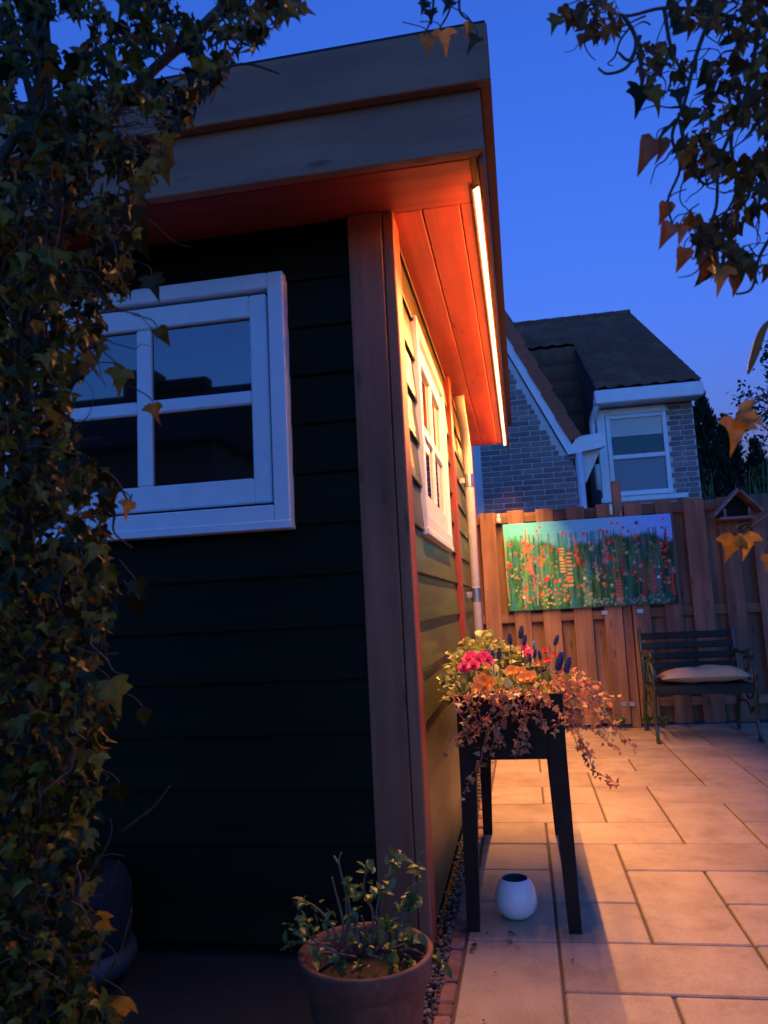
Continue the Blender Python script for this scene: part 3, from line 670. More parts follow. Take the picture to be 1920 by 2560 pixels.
z2 = Z(1080, 1540, .3014)
L_IVY = [leaf_mesh('ivy_leaf_a', IVY_A, 'ivy_leaf', .35, .5), leaf_mesh('ivy_leaf_b', IVY_B, 'ivy_leaf', .5, .7), leaf_mesh('ivy_leaf_c', IVY_C, 'ivy_leaf', .6, .9), leaf_mesh('ivy_leaf_d', IVY_B, 'ivy_leaf', -.4, .9)]
L_TR = [leaf_mesh('trailing_leaf_a', IVY_A, 'trailing_leaf'), leaf_mesh('trailing_leaf_b', IVY_B, 'trailing_leaf', .3, .3), leaf_mesh('trailing_leaf_c', IVY_C, 'trailing_leaf', .35, .5)]
L_BU = [leaf_mesh('bush_leaf', ROUND, 'bush_leaf', .2, .3), leaf_mesh('bush_leaf_narrow', OVAL, 'bush_leaf', .25, .3)]
L_SH = [leaf_mesh('shrub_leaf', ROUND, 'shrub_leaf', .3, .4), leaf_mesh('shrub_leaf_narrow', OVAL, 'shrub_leaf', .3, .4)]
L_YE = leaf_mesh('yellow_leaf', IVY_B, 'yellow_leaf', .45, .6); L_RE = leaf_mesh('red_leaf', IVY_C, 'red_leaf', .6, .8)
UPV = Vector((0, 0, 1))
def rv(s=1.): return Vector((rnd.gauss(0, s), rnd.gauss(0, s), rnd.gauss(0, s)))

# trailing ivy in the planter
ti = empty('trailing_ivy', (.33, .25, .71), 'reddish trailing ivy spilling over the front and right rim of planter', 'ivy')
vines = []
F_ = .148
for pts in ([(560, 640), (500, 720), (600, 780), (490, 860), (470, 960), (460, 1030), (420, 1100), (390, 1230), (310, 1370), (260, 1480)], [(860, 660), (890, 740), (900, 850), (900, 930)],
            [(600, 650), (650, 780), (560, 880), (545, 960), (590, 1040)], [(220, 690), (240, 820), (280, 930), (200, 1000), (120, 1110)], [(400, 650), (370, 780)],
            [(700, 640), (740, 760), (800, 830), (740, 900), (800, 990), (760, 1100), (650, 1150)], [(960, 700), (1030, 770), (1060, 850), (1020, 930)], [(480, 650), (530, 720), (480, 800), (440, 870), (330, 960), (260, 1040)],
            [(800, 660), (770, 720), (700, 840), (760, 900), (720, 990), (700, 1060)], [(640, 660), (560, 760), (600, 860), (520, 930), (560, 1020), (490, 1110)], [(900, 650), (830, 720), (880, 800), (930, 880)], [(300, 660), (330, 800), (390, 880), (360, 960), (320, 1040)]):
    vines.append([Vector(at(*z2(*pts[0]), 1, .20))+Vector((0, .03, -.0))]+[Vector(at(*z2(*q), 1, F_-.022+U(-.03, .008))) for q in pts])
for pts, ya, yb in (([(1000, 470), (1100, 480), (1300, 560), (1430, 650), (1540, 690)], .45, .50), ([(1010, 500), (1150, 500), (1350, 650), (1440, 820), (1520, 930), (1600, 1020), (1680, 1090)], .45, .40),
                    ([(980, 560), (1100, 600), (1200, 760), (1270, 900), (1480, 1050), (1580, 1110)], .35, .30), ([(990, 600), (1120, 700), (1180, 880), (1230, 1020), (1250, 1120), (1300, 1180), (1330, 1270), (1400, 1310), (1480, 1370), (1550, 1390)], .3, .22),
                    ([(1050, 420), (1200, 450), (1280, 520), (1380, 560), (1420, 620), (1480, 720)], .6, .6), ([(1050, 520), (1200, 560), (1300, 640), (1360, 740), (1420, 800), (1470, 860), (1530, 960)], .4, .4),
                    ([(1060, 560), (1160, 620), (1240, 680), (1330, 760), (1400, 880), (1460, 1000)], .35, .3), ([(1030, 640), (1130, 760), (1150, 860), (1200, 960), (1260, 1060), (1310, 1130)], .3, .2), ([(1100, 450), (1220, 500), (1290, 600), (1300, 700), (1350, 800)], .5, .5),
                    ([(1020, 600), (1120, 660), (1230, 720), (1260, 820), (1240, 900)], .3, .25), ([(1080, 500), (1230, 540), (1340, 600), (1400, 680), (1420, 760)], .5, .48)):
    n = len(pts); vines.append([Vector(at(*z2(*q), 1, ya+(yb-ya)*i/(n-1))) for i, q in enumerate(pts)])
vm = MB(); big = []
for vi, P in enumerate(vines):
    C = crv(P, 5); C = [c+rv(.0025) for c in C]
    vm.tube(C, [.0022-.0012*i/len(C) for i in range(len(C))], 5)
    step = .0095; acc = 0
    for i in range(1, len(C)):
        acc += (C[i]-C[i-1]).length
        while acc > step:
            acc -= step; d = rv(1); d.z -= .7
            big.append((C[i]+d.normalized()*U(.004, .014), frame(d, Vector((.1, -.5, .9))+rv(.45)), U(.011, .024)))
for i in range(330):                                           # mat of leaves along the right rim
    q = (U(560, 1210), U(430, 690)); 
    if q[1] < 640-.28*(q[0]-560)+0*U(0, 1): continue
    p_ = Vector(at(*z2(*q), 1, U(.17, .5))); p_.z = min(p_.z, .80)
    d = rv(1)+Vector((.4, -.5, -.2)); big.append((p_, frame(d, Vector((0, -.5, .9))+rv(.5)), U(.012, .025)))
rnd.shuffle(big)
obj('stems', vm, 'red_vine', ti, True)
for p_, R, s in big[:290]: inst('leaf', rnd.choice(L_TR), ti, p_, R, s)
if len(big) > 290: stuff_leaves('small_leaves', IVY_B, 'trailing_leaves', big[290:], ti)

# leafy bush at the back left of the planter and low foliage between the flowers
def leafy(name, label, spots, npos, meshes, size, par_loc, stem='green_stem'):
    e = empty(name, par_loc, label, 'plant'); st = MB(); items = []
    for i in range(npos):
        (c, r) = rnd.choice(spots); d = rv(1).normalized(); d.z = abs(d.z)*.9+.05
        p_ = Vector(c)+Vector((d.x*r[0], d.y*r[1], d.z*r[2]))*U(.55, 1.)
        tip = d+rv(.5)+Vector((0, 0, -.15)); items.append((p_, frame(tip, Vector((0, 0, 1))+d*.6+rv(.35)), U(*size)))
        if i % 4 == 0: st.tube([(c[0]+d.x*.01, c[1]+d.y*.01, .70), (c[0]+d.x*r[0]*.4, c[1]+d.y*r[1]*.4, (c[2]+p_.z)/2), p_], .0016, 4)
    obj('stems', st, stem, e, True)
    for p_, R, s in items[:280]: inst('leaf', rnd.choice(meshes), e, p_, R, s)
    if len(items) > 280: stuff_leaves('small_leaves', ROUND, 'bush_leaves', items[280:], e)
    return e
leafy('leafy_bush', 'pale green rounded leafy plant at the far end of planter against wall', [((.15, .95, .76), (.13, .22, .15)), ((.12, .70, .74), (.09, .16, .12)), ((.25, 1.05, .74), (.12, .12, .11))], 760, L_BU, (.026, .044), (.16, .95, .71))
leafy('bedding_foliage', 'low yellow-green bedding foliage between the pink and orange planter flowers', [((.13, .27, .70), (.08, .10, .07)), ((.09, .42, .72), (.06, .14, .09)), ((.25, .35, .70), (.10, .12, .07)), ((.33, .5, .70), (.10, .16, .09)), ((.2, .55, .70), (.10, .16, .09))], 560, L_BU, (.022, .038), (.22, .38, .71))

def petal_flower(name, c, R, n, size, m, group, label, eye=None, stemz=.70):
    e = empty(name, (c[0], c[1], stemz), label, 'flower', group)
    obj('stem', MB().tube([(c[0]+U(-.01, .01), c[1]+.01, stemz), (c[0], c[1]+.004, (stemz+c[2])/2), (c[0], c[1], c[2]-.004)], .002, 5), 'green_stem', e, True)
    me = PET[m]
    for ring, (k, sz, tilt) in enumerate(n):
        for i in range(k):
            a = 2*math.pi*i/k+ring*.5+U(-.2, .2); d = Vector((math.cos(a), math.sin(a), tilt+U(-.12, .12)))
            Rm = R @ frame(d, Vector((0, 0, 1))-d*.3); inst('petal', me, e, Vector(c)+R @ Vector((0, 0, .003*ring)), Rm, size*sz*U(.88, 1.1))
    return e
PET = {k: leaf_mesh(k, ROUND, k, .15, -.25) for k in ('pink_petal', 'orange_petal', 'red_petal')}
RM = lambda ax, ay: Euler((math.radians(ax), math.radians(ay), 0)).to_matrix()
dbl = [(6, 1., .15), (6, .85, .6), (5, .65, 1.1), (3, .45, 2.2)]
for q, y in (((300, 375), .42), ((270, 430), .38), ((350, 420), .36), ((430, 340), .46), ((385, 365), .44), ((462, 372), .44), ((320, 345), .46)):
    petal_flower('pink_flower', at(*z2(*q), 1, y), RM(U(20, 60), U(-25, 25)), dbl, .027, 'pink_petal', 'pink flowers in the planter', 'bright pink ruffled flower in the cluster at the planter wall side')
for q, y in (((765, 275), .75), ((800, 320), .70)):
    petal_flower('pink_flower', at(*z2(*q), 1, y), RM(U(20, 60), U(-25, 25)), dbl, .026, 'pink_petal', 'pink flowers behind grape hyacinths', 'pink ruffled flower behind the blue grape hyacinth spikes')
sing = [(5, 1., .1), (3, .8, .35)]
for q, y, s in (((420, 545), .22, .034), ((470, 560), .23, .024), ((370, 600), .20, .022)):
    petal_flower('orange_flower', at(*z2(*q), 1, y), RM(65, U(-20, 20)), sing, s, 'orange_petal', 'large orange pansies at planter rim', 'large orange pansy flower at the front rim of black planter')
for q, y, s in (((650, 460), .36, .024), ((690, 455), .38, .022), ((740, 520), .30, .022), ((790, 510), .30, .024), ((830, 500), .32, .02), ((740, 460), .38, .02), ((450, 420), .35, .016), ((870, 400), .5, .016)):
    petal_flower('orange_flower', at(*z2(*q), 1, y), RM(55, U(-20, 20)), sing, s, 'orange_petal', 'small orange flowers mid planter', 'small orange flower among low foliage in the middle of planter')
for q, y in (((940, 292), .6), ((1020, 322), .62), ((945, 372), .5), ((965, 365), .55)):
    petal_flower('red_flower', at(*z2(*q), 1, y), RM(50, U(-20, 20)), [(9, 1., .15), (6, .7, .6)], .013, 'red_petal', 'small red daisies in planter', 'tiny red daisy flower beside the grape hyacinths')
# grape hyacinths
mus = MB()
for k in range(13):
    z = k*.0042; r = .0095*math.sin(math.pi*(.22+.72*k/13))+.002; nn = 7 if k < 9 else 5
    for i in range(nn): a = 2*math.pi*(i+.5*(k % 2))/nn; mus.ball((r*math.cos(a), r*math.sin(a), z), .0042, 5, 3, (1, 1, 1.15))
me_mus = make_mesh('flower_spike', MB().add(mus.v, mus.f), 'muscari', True); me_mup = make_mesh('flower_spike_pale', MB().add(mus.v, mus.f), 'muscari_pale', True)
for i, (b_, tp, y, pale) in enumerate((((650, 232), (642, 135), .70, 0), ((735, 180), (745, 75), .62, 0), ((762, 240), (776, 148), .60, 0), ((845, 270), (846, 205), .56, 1), ((850, 345), (858, 270), .50, 0), ((900, 355), (886, 285), .48, 0), ((1020, 235), (1045, 150), .58, 0), ((505, 350), (500, 278), .50, 0), ((556, 350), (560, 260), .50, 0), ((1045, 440), (1075, 290), .36, 0), ((1115, 460), (1140, 330), .34, 0), ((815, 380), (812, 310), .52, 0))):
    A = Vector(at(*z2(*b_), 1, y)); T = Vector(at(*z2(*tp), 1, y)); ln = (T-A).length
    e = empty('grape_hyacinth', (A.x-.01, y, .705), 'pale blue-white grape hyacinth spike standing among the dark blue ones' if pale else 'dark blue grape hyacinth spike on a thin stem in planter', 'flower', 'grape hyacinths in the planter')
    obj('stem', MB().tube(crv([(A.x-.02*(T.x-A.x)/.02 if abs(T.x-A.x) > .003 else A.x-.006, y, .70), (A.x-.3*(T.x-A.x), y, (A.z+.70)/2), A]), .0019, 5), 'green_stem', e, True)
    inst('flower_spike', me_mup if pale else me_mus, e, A, frame((T-A).orthogonal(), T-A), (ln/.056*.82, ln/.056*.82, ln/.056))
    for k in range(3):
        a = U(0, 6.28); lv = MB(); P = crv([(A.x, y, .70), (A.x+.02*math.cos(a), y+.02*math.sin(a), .76), (A.x+.05*math.cos(a), y+.05*math.sin(a), .78+U(-.02, .03))], 4)
        lv.tube(P, [.0028*(1-.9*q/len(P)) for q in range(len(P))], 4); obj('leaf', lv, 'green_stem', e, True)

# ================================================================== WHITE VASE
vc = (.249, .295, 0)
prof = [(0, .002), (.034, .002), (.044, .005), (.062, .022), (.0700, .046), (.0700, .062), (.0650, .086), (.0545, .110), (.0455, .122), (.0440, .1235), (.042, .122)]
va_ = empty('white_vase', vc, 'glossy white egg-shaped ceramic vase on tiles under the black planter', 'vase')
obj('body', MB().lathe(prof, vc, 40), 'vase_white', va_, True)
obj('inside', MB().lathe([(.0418, .1215), (.049, .108), (.058, .06), (.03, .015), (0, .012)], vc, 32), 'vase_inside', va_, True)

# ================================================================== TERRACOTTA POT AND SHRUB
z8 = Z(640, 2080, .3134); TD = 1.74; pc = dep(914, 2379, TD); pz = float(pc[2]); pc = (float(pc[0]), float(pc[1]), 0.); PR = .155
tp_ = empty('terracotta_pot', pc, 'weathered terracotta pot standing at the shed corner post', 'pot')
obj('body', MB().lathe([(0, .0), (.098, .0), (.104, .006), (.135, pz-.055), (.1385, pz-.052)], pc, 48), 'terracotta', tp_, True)
obj('rim', MB().lathe([(.1385, pz-.054), (.146, pz-.050), (.1495, pz-.012), (PR-.003, pz-.004), (PR-.001, pz+.002), (PR-.006, pz+.007), (PR-.014, pz+.005), (PR-.018, pz-.01), (.128, pz-.06)], pc, 48), 'terracotta', tp_, True)
so = MB(); so.add([(pc[0], pc[1], pz-.060)]+[(pc[0]+r*math.cos(a), pc[1]+r*math.sin(a), pz-.070+U(-.006, .008)) for r in (.05, .09, .132) for a in [2*math.pi*i/20 for i in range(20)]],
       [(0, 1+i, 1+(i+1) % 20) for i in range(20)]+[(1+k*20+i, 21+k*20+i, 21+k*20+(i+1) % 20, 1+k*20+(i+1) % 20) for k in (0, 1) for i in range(20)])
obj('soil', so, 'soil', tp_, True)
sh = empty('potted_shrub', (pc[0], pc[1], pz-.04), 'sparse twiggy shrub with fresh green leaves growing in terracotta pot', 'shrub')
tw = [([(720, 930), (745, 720), (740, 560), (690, 380), (660, 240), (682, 160)], 0), ([(655, 250), (620, 190)], 0), ([(700, 900), (690, 700), (640, 500), (605, 360)], 0), ([(690, 900), (600, 740), (520, 640), (430, 570), (345, 550)], 3), ([(590, 895), (430, 890), (330, 880), (240, 915)], 2), ([(1000, 900), (1000, 560), (1050, 440), (1090, 330), (1110, 180)], 4),
      ([(930, 900), (930, 640), (880, 540), (860, 450), (870, 350), (910, 300)], 3), ([(1100, 900), (1130, 850), (1160, 720), (1220, 600), (1280, 450), (1300, 240)], 6), ([(1010, 930), (960, 780)], 0), ([(900, 900), (870, 740)], 0), ([(910, 900), (890, 820), (840, 670)], 0), ([(1150, 950), (1220, 930), (1320, 970), (1390, 1030), (1480, 1050)], 3), ([(760, 1120), (870, 1060)], 1), ([(1080, 960), (1020, 940)], 1), ([(980, 900), (960, 640), (1000, 430)], 4), ([(730, 900), (720, 500), (740, 410)], 2), ([(500, 800), (400, 740), (310, 700)], 3), ([(1090, 700), (1180, 660), (1250, 560)], 3), ([(620, 860), (560, 760), (590, 640)], 2), ([(1050, 950), (1120, 860), (1090, 760)], 3), ([(700, 1050), (650, 1040)], 3), ([(1180, 1020), (1220, 1050)], 2), ([(760, 960), (740, 900), (720, 860)], 3), ([(830, 960), (860, 900), (880, 890)], 2), ([(800, 1000), (700, 980), (560, 960), (470, 980)], 3), ([(900, 980), (980, 1000), (1060, 1040), (1130, 1100)], 3), ([(820, 900), (800, 760), (780, 640)], 3), ([(950, 950), (1040, 840), (1060, 700)], 3), ([(640, 960), (520, 900), (420, 830), (370, 800)], 3), ([(1060, 940), (1170, 900), (1250, 860)], 2)]
for pts, nl in tw:
    off = U(-.06, .06); P = [Vector(dep(*z8(*q), TD+off*(1-.3*i))) for i, q in enumerate(pts)]
    C = crv(P, 5); obj('twig', MB().tube(C, [.0034-.0018*i/len(C) for i in range(len(C))], 6), 'twig', sh, True)
    for k in range(nl*4+(2 if nl else 0)):
        c0 = C[max(0, min(len(C)-1, int(len(C)*(1-abs(rnd.gauss(0, .3))))))]; d = rv(1); d.z += .4
        inst('leaf', L_SH[1] if rnd.random() < .93 else L_SH[0], sh, c0+rv(.006), frame(d, Vector((.2, -.3, 1))+rv(.5)), U(.015, .034))

# ================================================================== dark object behind the ivy
zc = Z(0, 2100, .2411)
b0 = float(at(316, 2380, 1, -.2)[0])-.15
bg_ = empty('storage_bag', (b0, -.20, 0), 'dark navy bag with pale rounded base half hidden behind ivy by dark wall', 'bag')
obj('body', MB().lathe([(.0, .06), (.12, .06), (.145, .09), (.150, .14), (.150, .25), (.13, .29), (.06, .31), (0, .315)], (b0, -.20, 0), 24), 'navy_cloth', bg_, True)
obj('base', MB().lathe([(0, 0), (.12, 0), (.150, .012), (.166, .045), (.16, .075), (0, .08)], (b0, -.20, 0), 24), 'grey_cloth', bg_, True)

# ================================================================== FALLEN LEAVES
z3 = Z(1000, 1900, .3014)
for q, s, a in (((905, 1440), .022, .3), ((910, 1510), .026, 1.5), ((630, 1550), .026, 2.4), ((610, 1570), .018, 4.), ((970, 1560), .010, 1.), ((720, 1430), .012, 5.), ((1435, 1665), .011, 2.), ((690, 2165), .010, 1.1), ((780, 1765), .009, .4)):
    p_ = Vector(at(*z3(*q), 2, .006)); o = inst('fallen_leaf', L_RE, None, p_, frame((math.cos(a), math.sin(a), U(0, .25)), (U(-.3, .3), U(-.3, .3), 1)), s)
    tag(o, 'small dry reddish fallen leaf lying on the paving tiles', 'leaf', 'fallen leaves on the tiles')

# small weeds at the foot of the fence beside the bench
for (x, y, h, lab) in ((1.03, 4.02, .11, 'small green weed sprouting at the fence foot left of bench'), (1.24, 4.03, .13, 'green weed growing at the fence foot behind bench leg'), (1.36, 4.04, .10, 'low weed growing at fence foot under the bench seat')):
    e = empty('weed', (x, y, 0), lab, 'plant', 'weeds along the fence foot'); st = MB()
    for k in range(9):
        a = U(0, 6.28); T = Vector((x+.05*math.cos(a)*U(.3, 1), y-abs(.05*math.sin(a)), h*U(.4, 1))); st.tube([(x, y, 0), ((x+T.x)/2, (y+T.y)/2, T.z*.6), T], .0018, 4)
        for j in range(4): d = rv(1); inst('leaf', L_SH[j % 2], e, T*(1-.12*j)+Vector((x, y, 0))*.12*j, frame(d, UPV+rv(.4)), U(.018, .03))
    obj('stems', st, 'green_stem', e, True)

# ================================================================== NEIGHBOUR HOUSE
GY, BY = 6.0, 6.6
house = empty('brick_house', (1.0, 7.0, 0), 'brick house with dark tiled roof, white gutter and white window behind fence', 'house')
z4 = Z(1100, 700, .4943)
SL = 1.16/.547; GX = 1.006; AX = -.45                        # gable slope, right corner, apex
gz_at = lambda x: 2.60+(GX-.08-x)*SL
wl = MB().prism([(GX-.004, 0), (GX-.004, gz_at(GX)), (AX, gz_at(AX)), (-2.1, 2.1), (-2.1, 0)], 1, GY+.004, GY+.2); obj('gable_wall', wl, 'mortar', house)
obj('side_wall', MB().box(GX-.2, GX-.004, GY+.205, BY+1.2, 0, 2.6), 'brickwork', house)
def brick_wall(x0, x1, y, z0, z1, clip, seed, L=.21, xo=0.):
    rr = random.Random(seed); row = 0; z = z0
    cache = {}
    while z < z1:
        x = x0-(.11 if row % 2 else 0)+xo
        while x < x1:
            a, b = max(x, x0), min(x+L, x1)
            lim = clip(z+.05)
            b = min(b, lim)
            if b-a > .035:
                key = round(b-a, 3)
                if key not in cache: cache[key] = make_mesh('brick', MB().box(-key/2, key/2, -.006, .006, -.024, .024, b=.003), 'house_brick')
                inst('brick', cache[key], house, ((a+b)/2, y+rr.uniform(-.001, .001), z+.025))
            x += L+.012
        z += .06; row += 1
brick_wall(.0, GX-.006, GY-.0025, 1.70, 4.3, lambda z: min(GX-.006, GX-.14-(z-2.60)/SL) if z > 2.6 else GX-.006, 3)
obj('lower_brickwork', MB().box(-2.1, GX-.006, GY-.008, GY+.003, 0, 1.69), 'brickwork', house)
# barge board, verge tiles, gutter return
def along(x): return gz_at(x)
bd = Vector((-1, 0, SL)).normalized(); nrm = Vector((SL, 0, 1)).normalized()
P0 = Vector((.935, 0, 2.60)); P1 = P0+bd*3.2
obj('barge_board', MB().prism([(q.x, q.z) for q in (P0, P1, P1+nrm*.085, P0+nrm*.085+bd*-.02)], 1, GY-.05, GY-.012), 'white_paint', house)
for k in range(9):
    Q = P0+bd*(.10+.30*k)+nrm*.086; e_ = .012
    obj('verge_tile', MB().prism([(q.x, q.z) for q in (Q, Q+bd*.31+nrm*(-.012), Q+bd*.31+nrm*.115, Q+nrm*.135)], 1, GY-.075+.004*(k % 2), GY+.12), 'verge_tile', house)
obj('roof_slope', MB().prism([(q.x, q.z) for q in (P0+nrm*.06, P1+nrm*.06, P1+nrm*.15, P0+nrm*.15)], 1, GY+.125, 8.6), 'roof_tile', house)
obj('gutter', MB().prism([(.925, 2.585), (1.30, 2.64), (1.335, 2.66), (1.335, 2.80), (1.04, 2.775), (.965, 2.66)], 1, GY-.055, GY+.06), 'white_paint', house)
obj('eave_soffit', MB().prism([(1.01, 2.60), (1.30, 2.655), (1.12, 2.30), (1.01, 2.22)], 1, GY+.065, BY-.02), 'cream_pipe', house)
obj('downpipe', MB().tube([(1.055, GY-.03, 2.60), (1.055, GY-.03, 0)], .036, 14), 'pvc_white', house, True)
obj('corner_trim', MB().box(1.012, 1.03, GY-.01, GY+.2, 0, 2.55), 'cream_pipe', house)
# right wing with the window
EZ = 3.36
obj('wing_wall', MB().box(1.32, 2.40, BY+.004, BY+3.6, 0, 3.22), 'mortar', house)
brick_wall(2.10, 2.395, BY-.0025, 1.75, 3.2, lambda z: 2.395, 9, .135)
fr = lambda n_, a, b_, c, d, e, f, m='white_paint', par=house, bb=.004: obj(n_, MB().box(a, b_, c, d, e, f, b=bb), m, par)
fr('window_surround', 1.325, 1.42, BY-.05, BY, 2.10, 3.19); fr('window_surround', 1.421, 2.10, BY-.05, BY, 3.115, 3.19)
wf = MB()
for a, b_, e, f in ((1.425, 1.475, 2.17, 3.11), (2.045, 2.095, 2.17, 3.11), (1.4755, 2.0445, 3.065, 3.11), (1.4755, 2.0445, 2.17, 2.225), (1.4755, 2.0445, 2.595, 2.645)): wf.box(a, b_, BY-.055, BY-.004, e, f, b=.005)
win = obj('window', wf, 'white_paint', house)
fr('pane', 1.476, 2.044, BY-.025, BY-.018, 2.6455, 3.0645, 'dark_glass', win, 0); fr('frosted_pane', 1.476, 2.044, BY-.025, BY-.018, 2.2255, 2.5945, 'frosted', win, 0)
fr('blind', 1.477, 2.043, BY-.034, BY-.027, 2.86, 3.064, 'blind', win, .002); fr('sill', 1.30, 2.24, BY-.11, BY-.056, 2.10, 2.155, 'white_paint', win)
fr('window_panel', 1.325, 1.41, BY-.06, BY-.051, 2.12, 2.24)
fr('gutter', 1.30, 2.47, BY-.30, BY-.19, EZ-.16, EZ, 'white_paint', house, .012); fr('eave_board', 1.31, 2.46, BY-.189, BY+.0, EZ-.15, EZ-.13, 'cream_pipe')
obj('downpipe', MB().tube(crv([(1.345, BY-.22, EZ-.12), (1.31, BY-.20, EZ-.20), (1.275, BY-.12, EZ-.30), (1.27, BY-.10, EZ-.40), (1.27, BY-.10, 2.70)], 4), .034, 12), 'pvc_white', house, True)
obj('downpipe', MB().tube([(1.285, BY-.09, 2.55), (1.285, BY-.09, 2.25)], .03, 12), 'pvc_white', house, True)
# tiled roof of the wing: 30 degrees from eave to ridge
RY, RZ = 10.45, EZ+.02+(10.45-(BY-.25))*math.tan(math.radians(29.5)); E0 = (BY-.25, EZ+.01)
th = math.radians(29.5); KY = 8.5; KZ = E0[1]+(KY-E0[0])*math.tan(th)
obj('roof_base', MB().add([(1.33, E0[0], E0[1]), (2.45, E0[0], E0[1]), (2.45, RY, RZ-.01), (1.33, RY, RZ-.01), (1.33, E0[0], E0[1]-.1), (2.45, E0[0], E0[1]-.1), (2.45, RY, RZ-.3), (1.33, RY, RZ-.3)], [(0, 1, 2, 3), (4, 7, 6, 5), (0, 4, 5, 1), (1, 5, 6, 2), (2, 6, 7, 3), (3, 7, 4, 0)]), 'dark_cheek', house)
obj('main_roof_base', MB().prism([(KY, KZ-.03), (RY, RZ-.03), (RY+3, RZ-2), (RY+3, 0), (7.75, 0), (7.75, KZ-1.6)], 0, -4., 1.328), 'roof_tile', house)
tw_, tl_ = .187, .30
tv = []; tf = []; ns = 6
for j, yy in enumerate((0, tl_+.035)):
    for i in range(ns+1):
        u = i/ns; h = .020*math.sin(u*math.pi*1.0)**2 if u < .62 else -.006*math.sin((u-.62)/.38*math.pi)
        tv.append((u*(tw_+.012)-tw_/2, yy, h+.010-(0.007 if j else 0)))
for i in range(ns+1): tv.append((tv[i][0], 0, tv[i][2]-.008))
tf = [(i, i+1, ns+1+i+1, ns+1+i) for i in range(ns)]+[(2*ns+2+i, 2*ns+3+i, i+1, i) for i in range(ns)]
me_t = make_mesh('roof_tile', MB().add(tv, tf), 'roof_tile', True)
slope_len = (RY-E0[0])/math.cos(th); nrow = int(slope_len/tl_)
tiles_ = []
for r_ in range(nrow+1):
    s_ = r_*tl_; yy = E0[0]-.02+s_*math.cos(th); zz = E0[1]+.012+s_*math.sin(th)
    for k in range(20):
        x = 2.45-tw_*(k+.5)
        if yy < KY and x < 1.33: continue
        if yy > RY-.1: continue
        tiles_.append((x, yy, zz))
tiles_.sort(key=lambda q: -(q[0] > .2)*100-1/q[1])
Rt = Euler((th, 0, 0))
for q in tiles_[:290]: inst('roof_tile', me_t, house, q, Euler((th, U(-.01, .01), U(-.008, .008))))
def tile_field(name, spots, R):
    mb = MB(); M = R.to_matrix()
    for q in spots: mb.add([tuple(M @ Vector(v)+Vector(q)) for v in tv], tf)
    o = obj(name, mb, 'roof_tile', house, True); o['kind'] = 'stuff'
if len(tiles_) > 290: tile_field('more_roof_tiles', tiles_[290:], Rt)
st = math.radians(65); tile_field('steep_roof_tiles', [(1.33-tw_*(k+.5), KY-.03-s_*.30*math.cos(st), KZ-.01-s_*.30*math.sin(st)) for k in range(17) for s_ in range(1, 8)], Euler((st, 0, 0)))
for k in range(14):
    x = 2.45-.27*(k+.5); rg = MB(); rg.tube([(x-.15, RY+.02, RZ+.012), (x+.13, RY+.02, RZ+.022)], .075, 10); obj('ridge_tile', rg, 'roof_tile', house, True)
obj('cheek', MB().add([(1.318, E0[0]+.05, E0[1]-.03), (1.318, KY, KZ-.02), (1.318, KY-.75, KZ-1.65), (1.318, BY, 2.5), (1.318, BY, E0[1]-.05)], [(0, 1, 2, 3, 4)]), 'dark_cheek', house)
obj('verge_board', MB().prism([(E0[0], E0[1]-.02), (RY, RZ-.02), (RY, RZ-.14), (E0[0], E0[1]-.10)], 0, 2.452, 2.475), 'dark_cheek', house)

# ================================================================== TREES behind the fence
def conifer(name, x, y, h, r, label, n=5200, group='conifers behind the fence', mtl='conifer_leaves', shape=None):
    e = empty(name, (x, y, 0), label, 'tree', group)
    obj('trunk', MB().tube([(x, y, -.05), (x+.02, y, h*.5), (x, y, h*.96)], [.07, .05, .01], 8), 'trunk_bark', e, True)
    items = []
    for i in range(n):
        q = rnd.random()**.8; z = .25+(h-.25)*q; rr = r*(1-q)**.55*(.75+.3*math.sin(7*q+x)+.15*math.sin(23*q))
        a = U(0, 6.28); k = rnd.random()**.5; p_ = Vector((x+rr*k*math.cos(a), y+rr*k*math.sin(a), z))
        d = Vector((math.cos(a)*.35, math.sin(a)*.35, 1))+rv(.25); items.append((p_, frame(d, rv(1)), U(.07, .15)))
    for i in range(60): a = U(0, 6.28); items.append((Vector((x+U(-.05, .05), y+U(-.05, .05), h+U(-.25, .02))), frame((U(-.3, .3), U(-.3, .3), 1), rv(1)), U(.05, .12)))
    stuff_leaves('crown', [(0, 0), (.10, .2), (.16, .55), (.06, .8), (0, 1), (-.08, .8), (-.15, .5), (-.10, .2)], mtl, items, e, .3, .3)
conifer('cypress_tree', 3.30, 10.0, 4.1, .60, 'tall narrow dark cypress next to the brick house corner')
conifer('cypress_tree', 3.70, 10.3, 3.75, .60, 'shorter dark cypress second from the brick house corner')
conifer('cypress_tree', 4.08, 10.2, 3.3, .60, 'low dark cypress third from the brick house, above the bird feeder')
conifer('cypress_tree', 3.02, 9.6, 3.1, .34, 'slim low cypress tucked behind the brick house pier')
e = empty('bamboo_clump', (3.3, 8.0, 0), 'yellow-green bamboo clump rising just above the fence behind bird feeder', 'plant'); stm = MB(); it = []
for i in range(70):
    x, y = U(2.55, 4.6), U(7.6, 8.3); h = U(2.0, 2.7); stm.tube([(x, y, 0), (x+U(-.03, .03), y, h*.6), (x+U(-.08, .08), y, h)], .006, 5)
    for k in range(16): z = h-abs(rnd.gauss(0, .35)); d = rv(.6)+Vector((0, 0, .6)); it.append((Vector((x+U(-.08, .08), y+U(-.08, .08), z)), frame(d, rv(1)), U(.07, .13)))
obj('stems', stm, 'green_stem', e, True); stuff_leaves('leaves', [(0, 0), (.07, .25), (.06, .6), (0, 1), (-.06, .6), (-.07, .25)], 'bamboo_leaves', it, e)
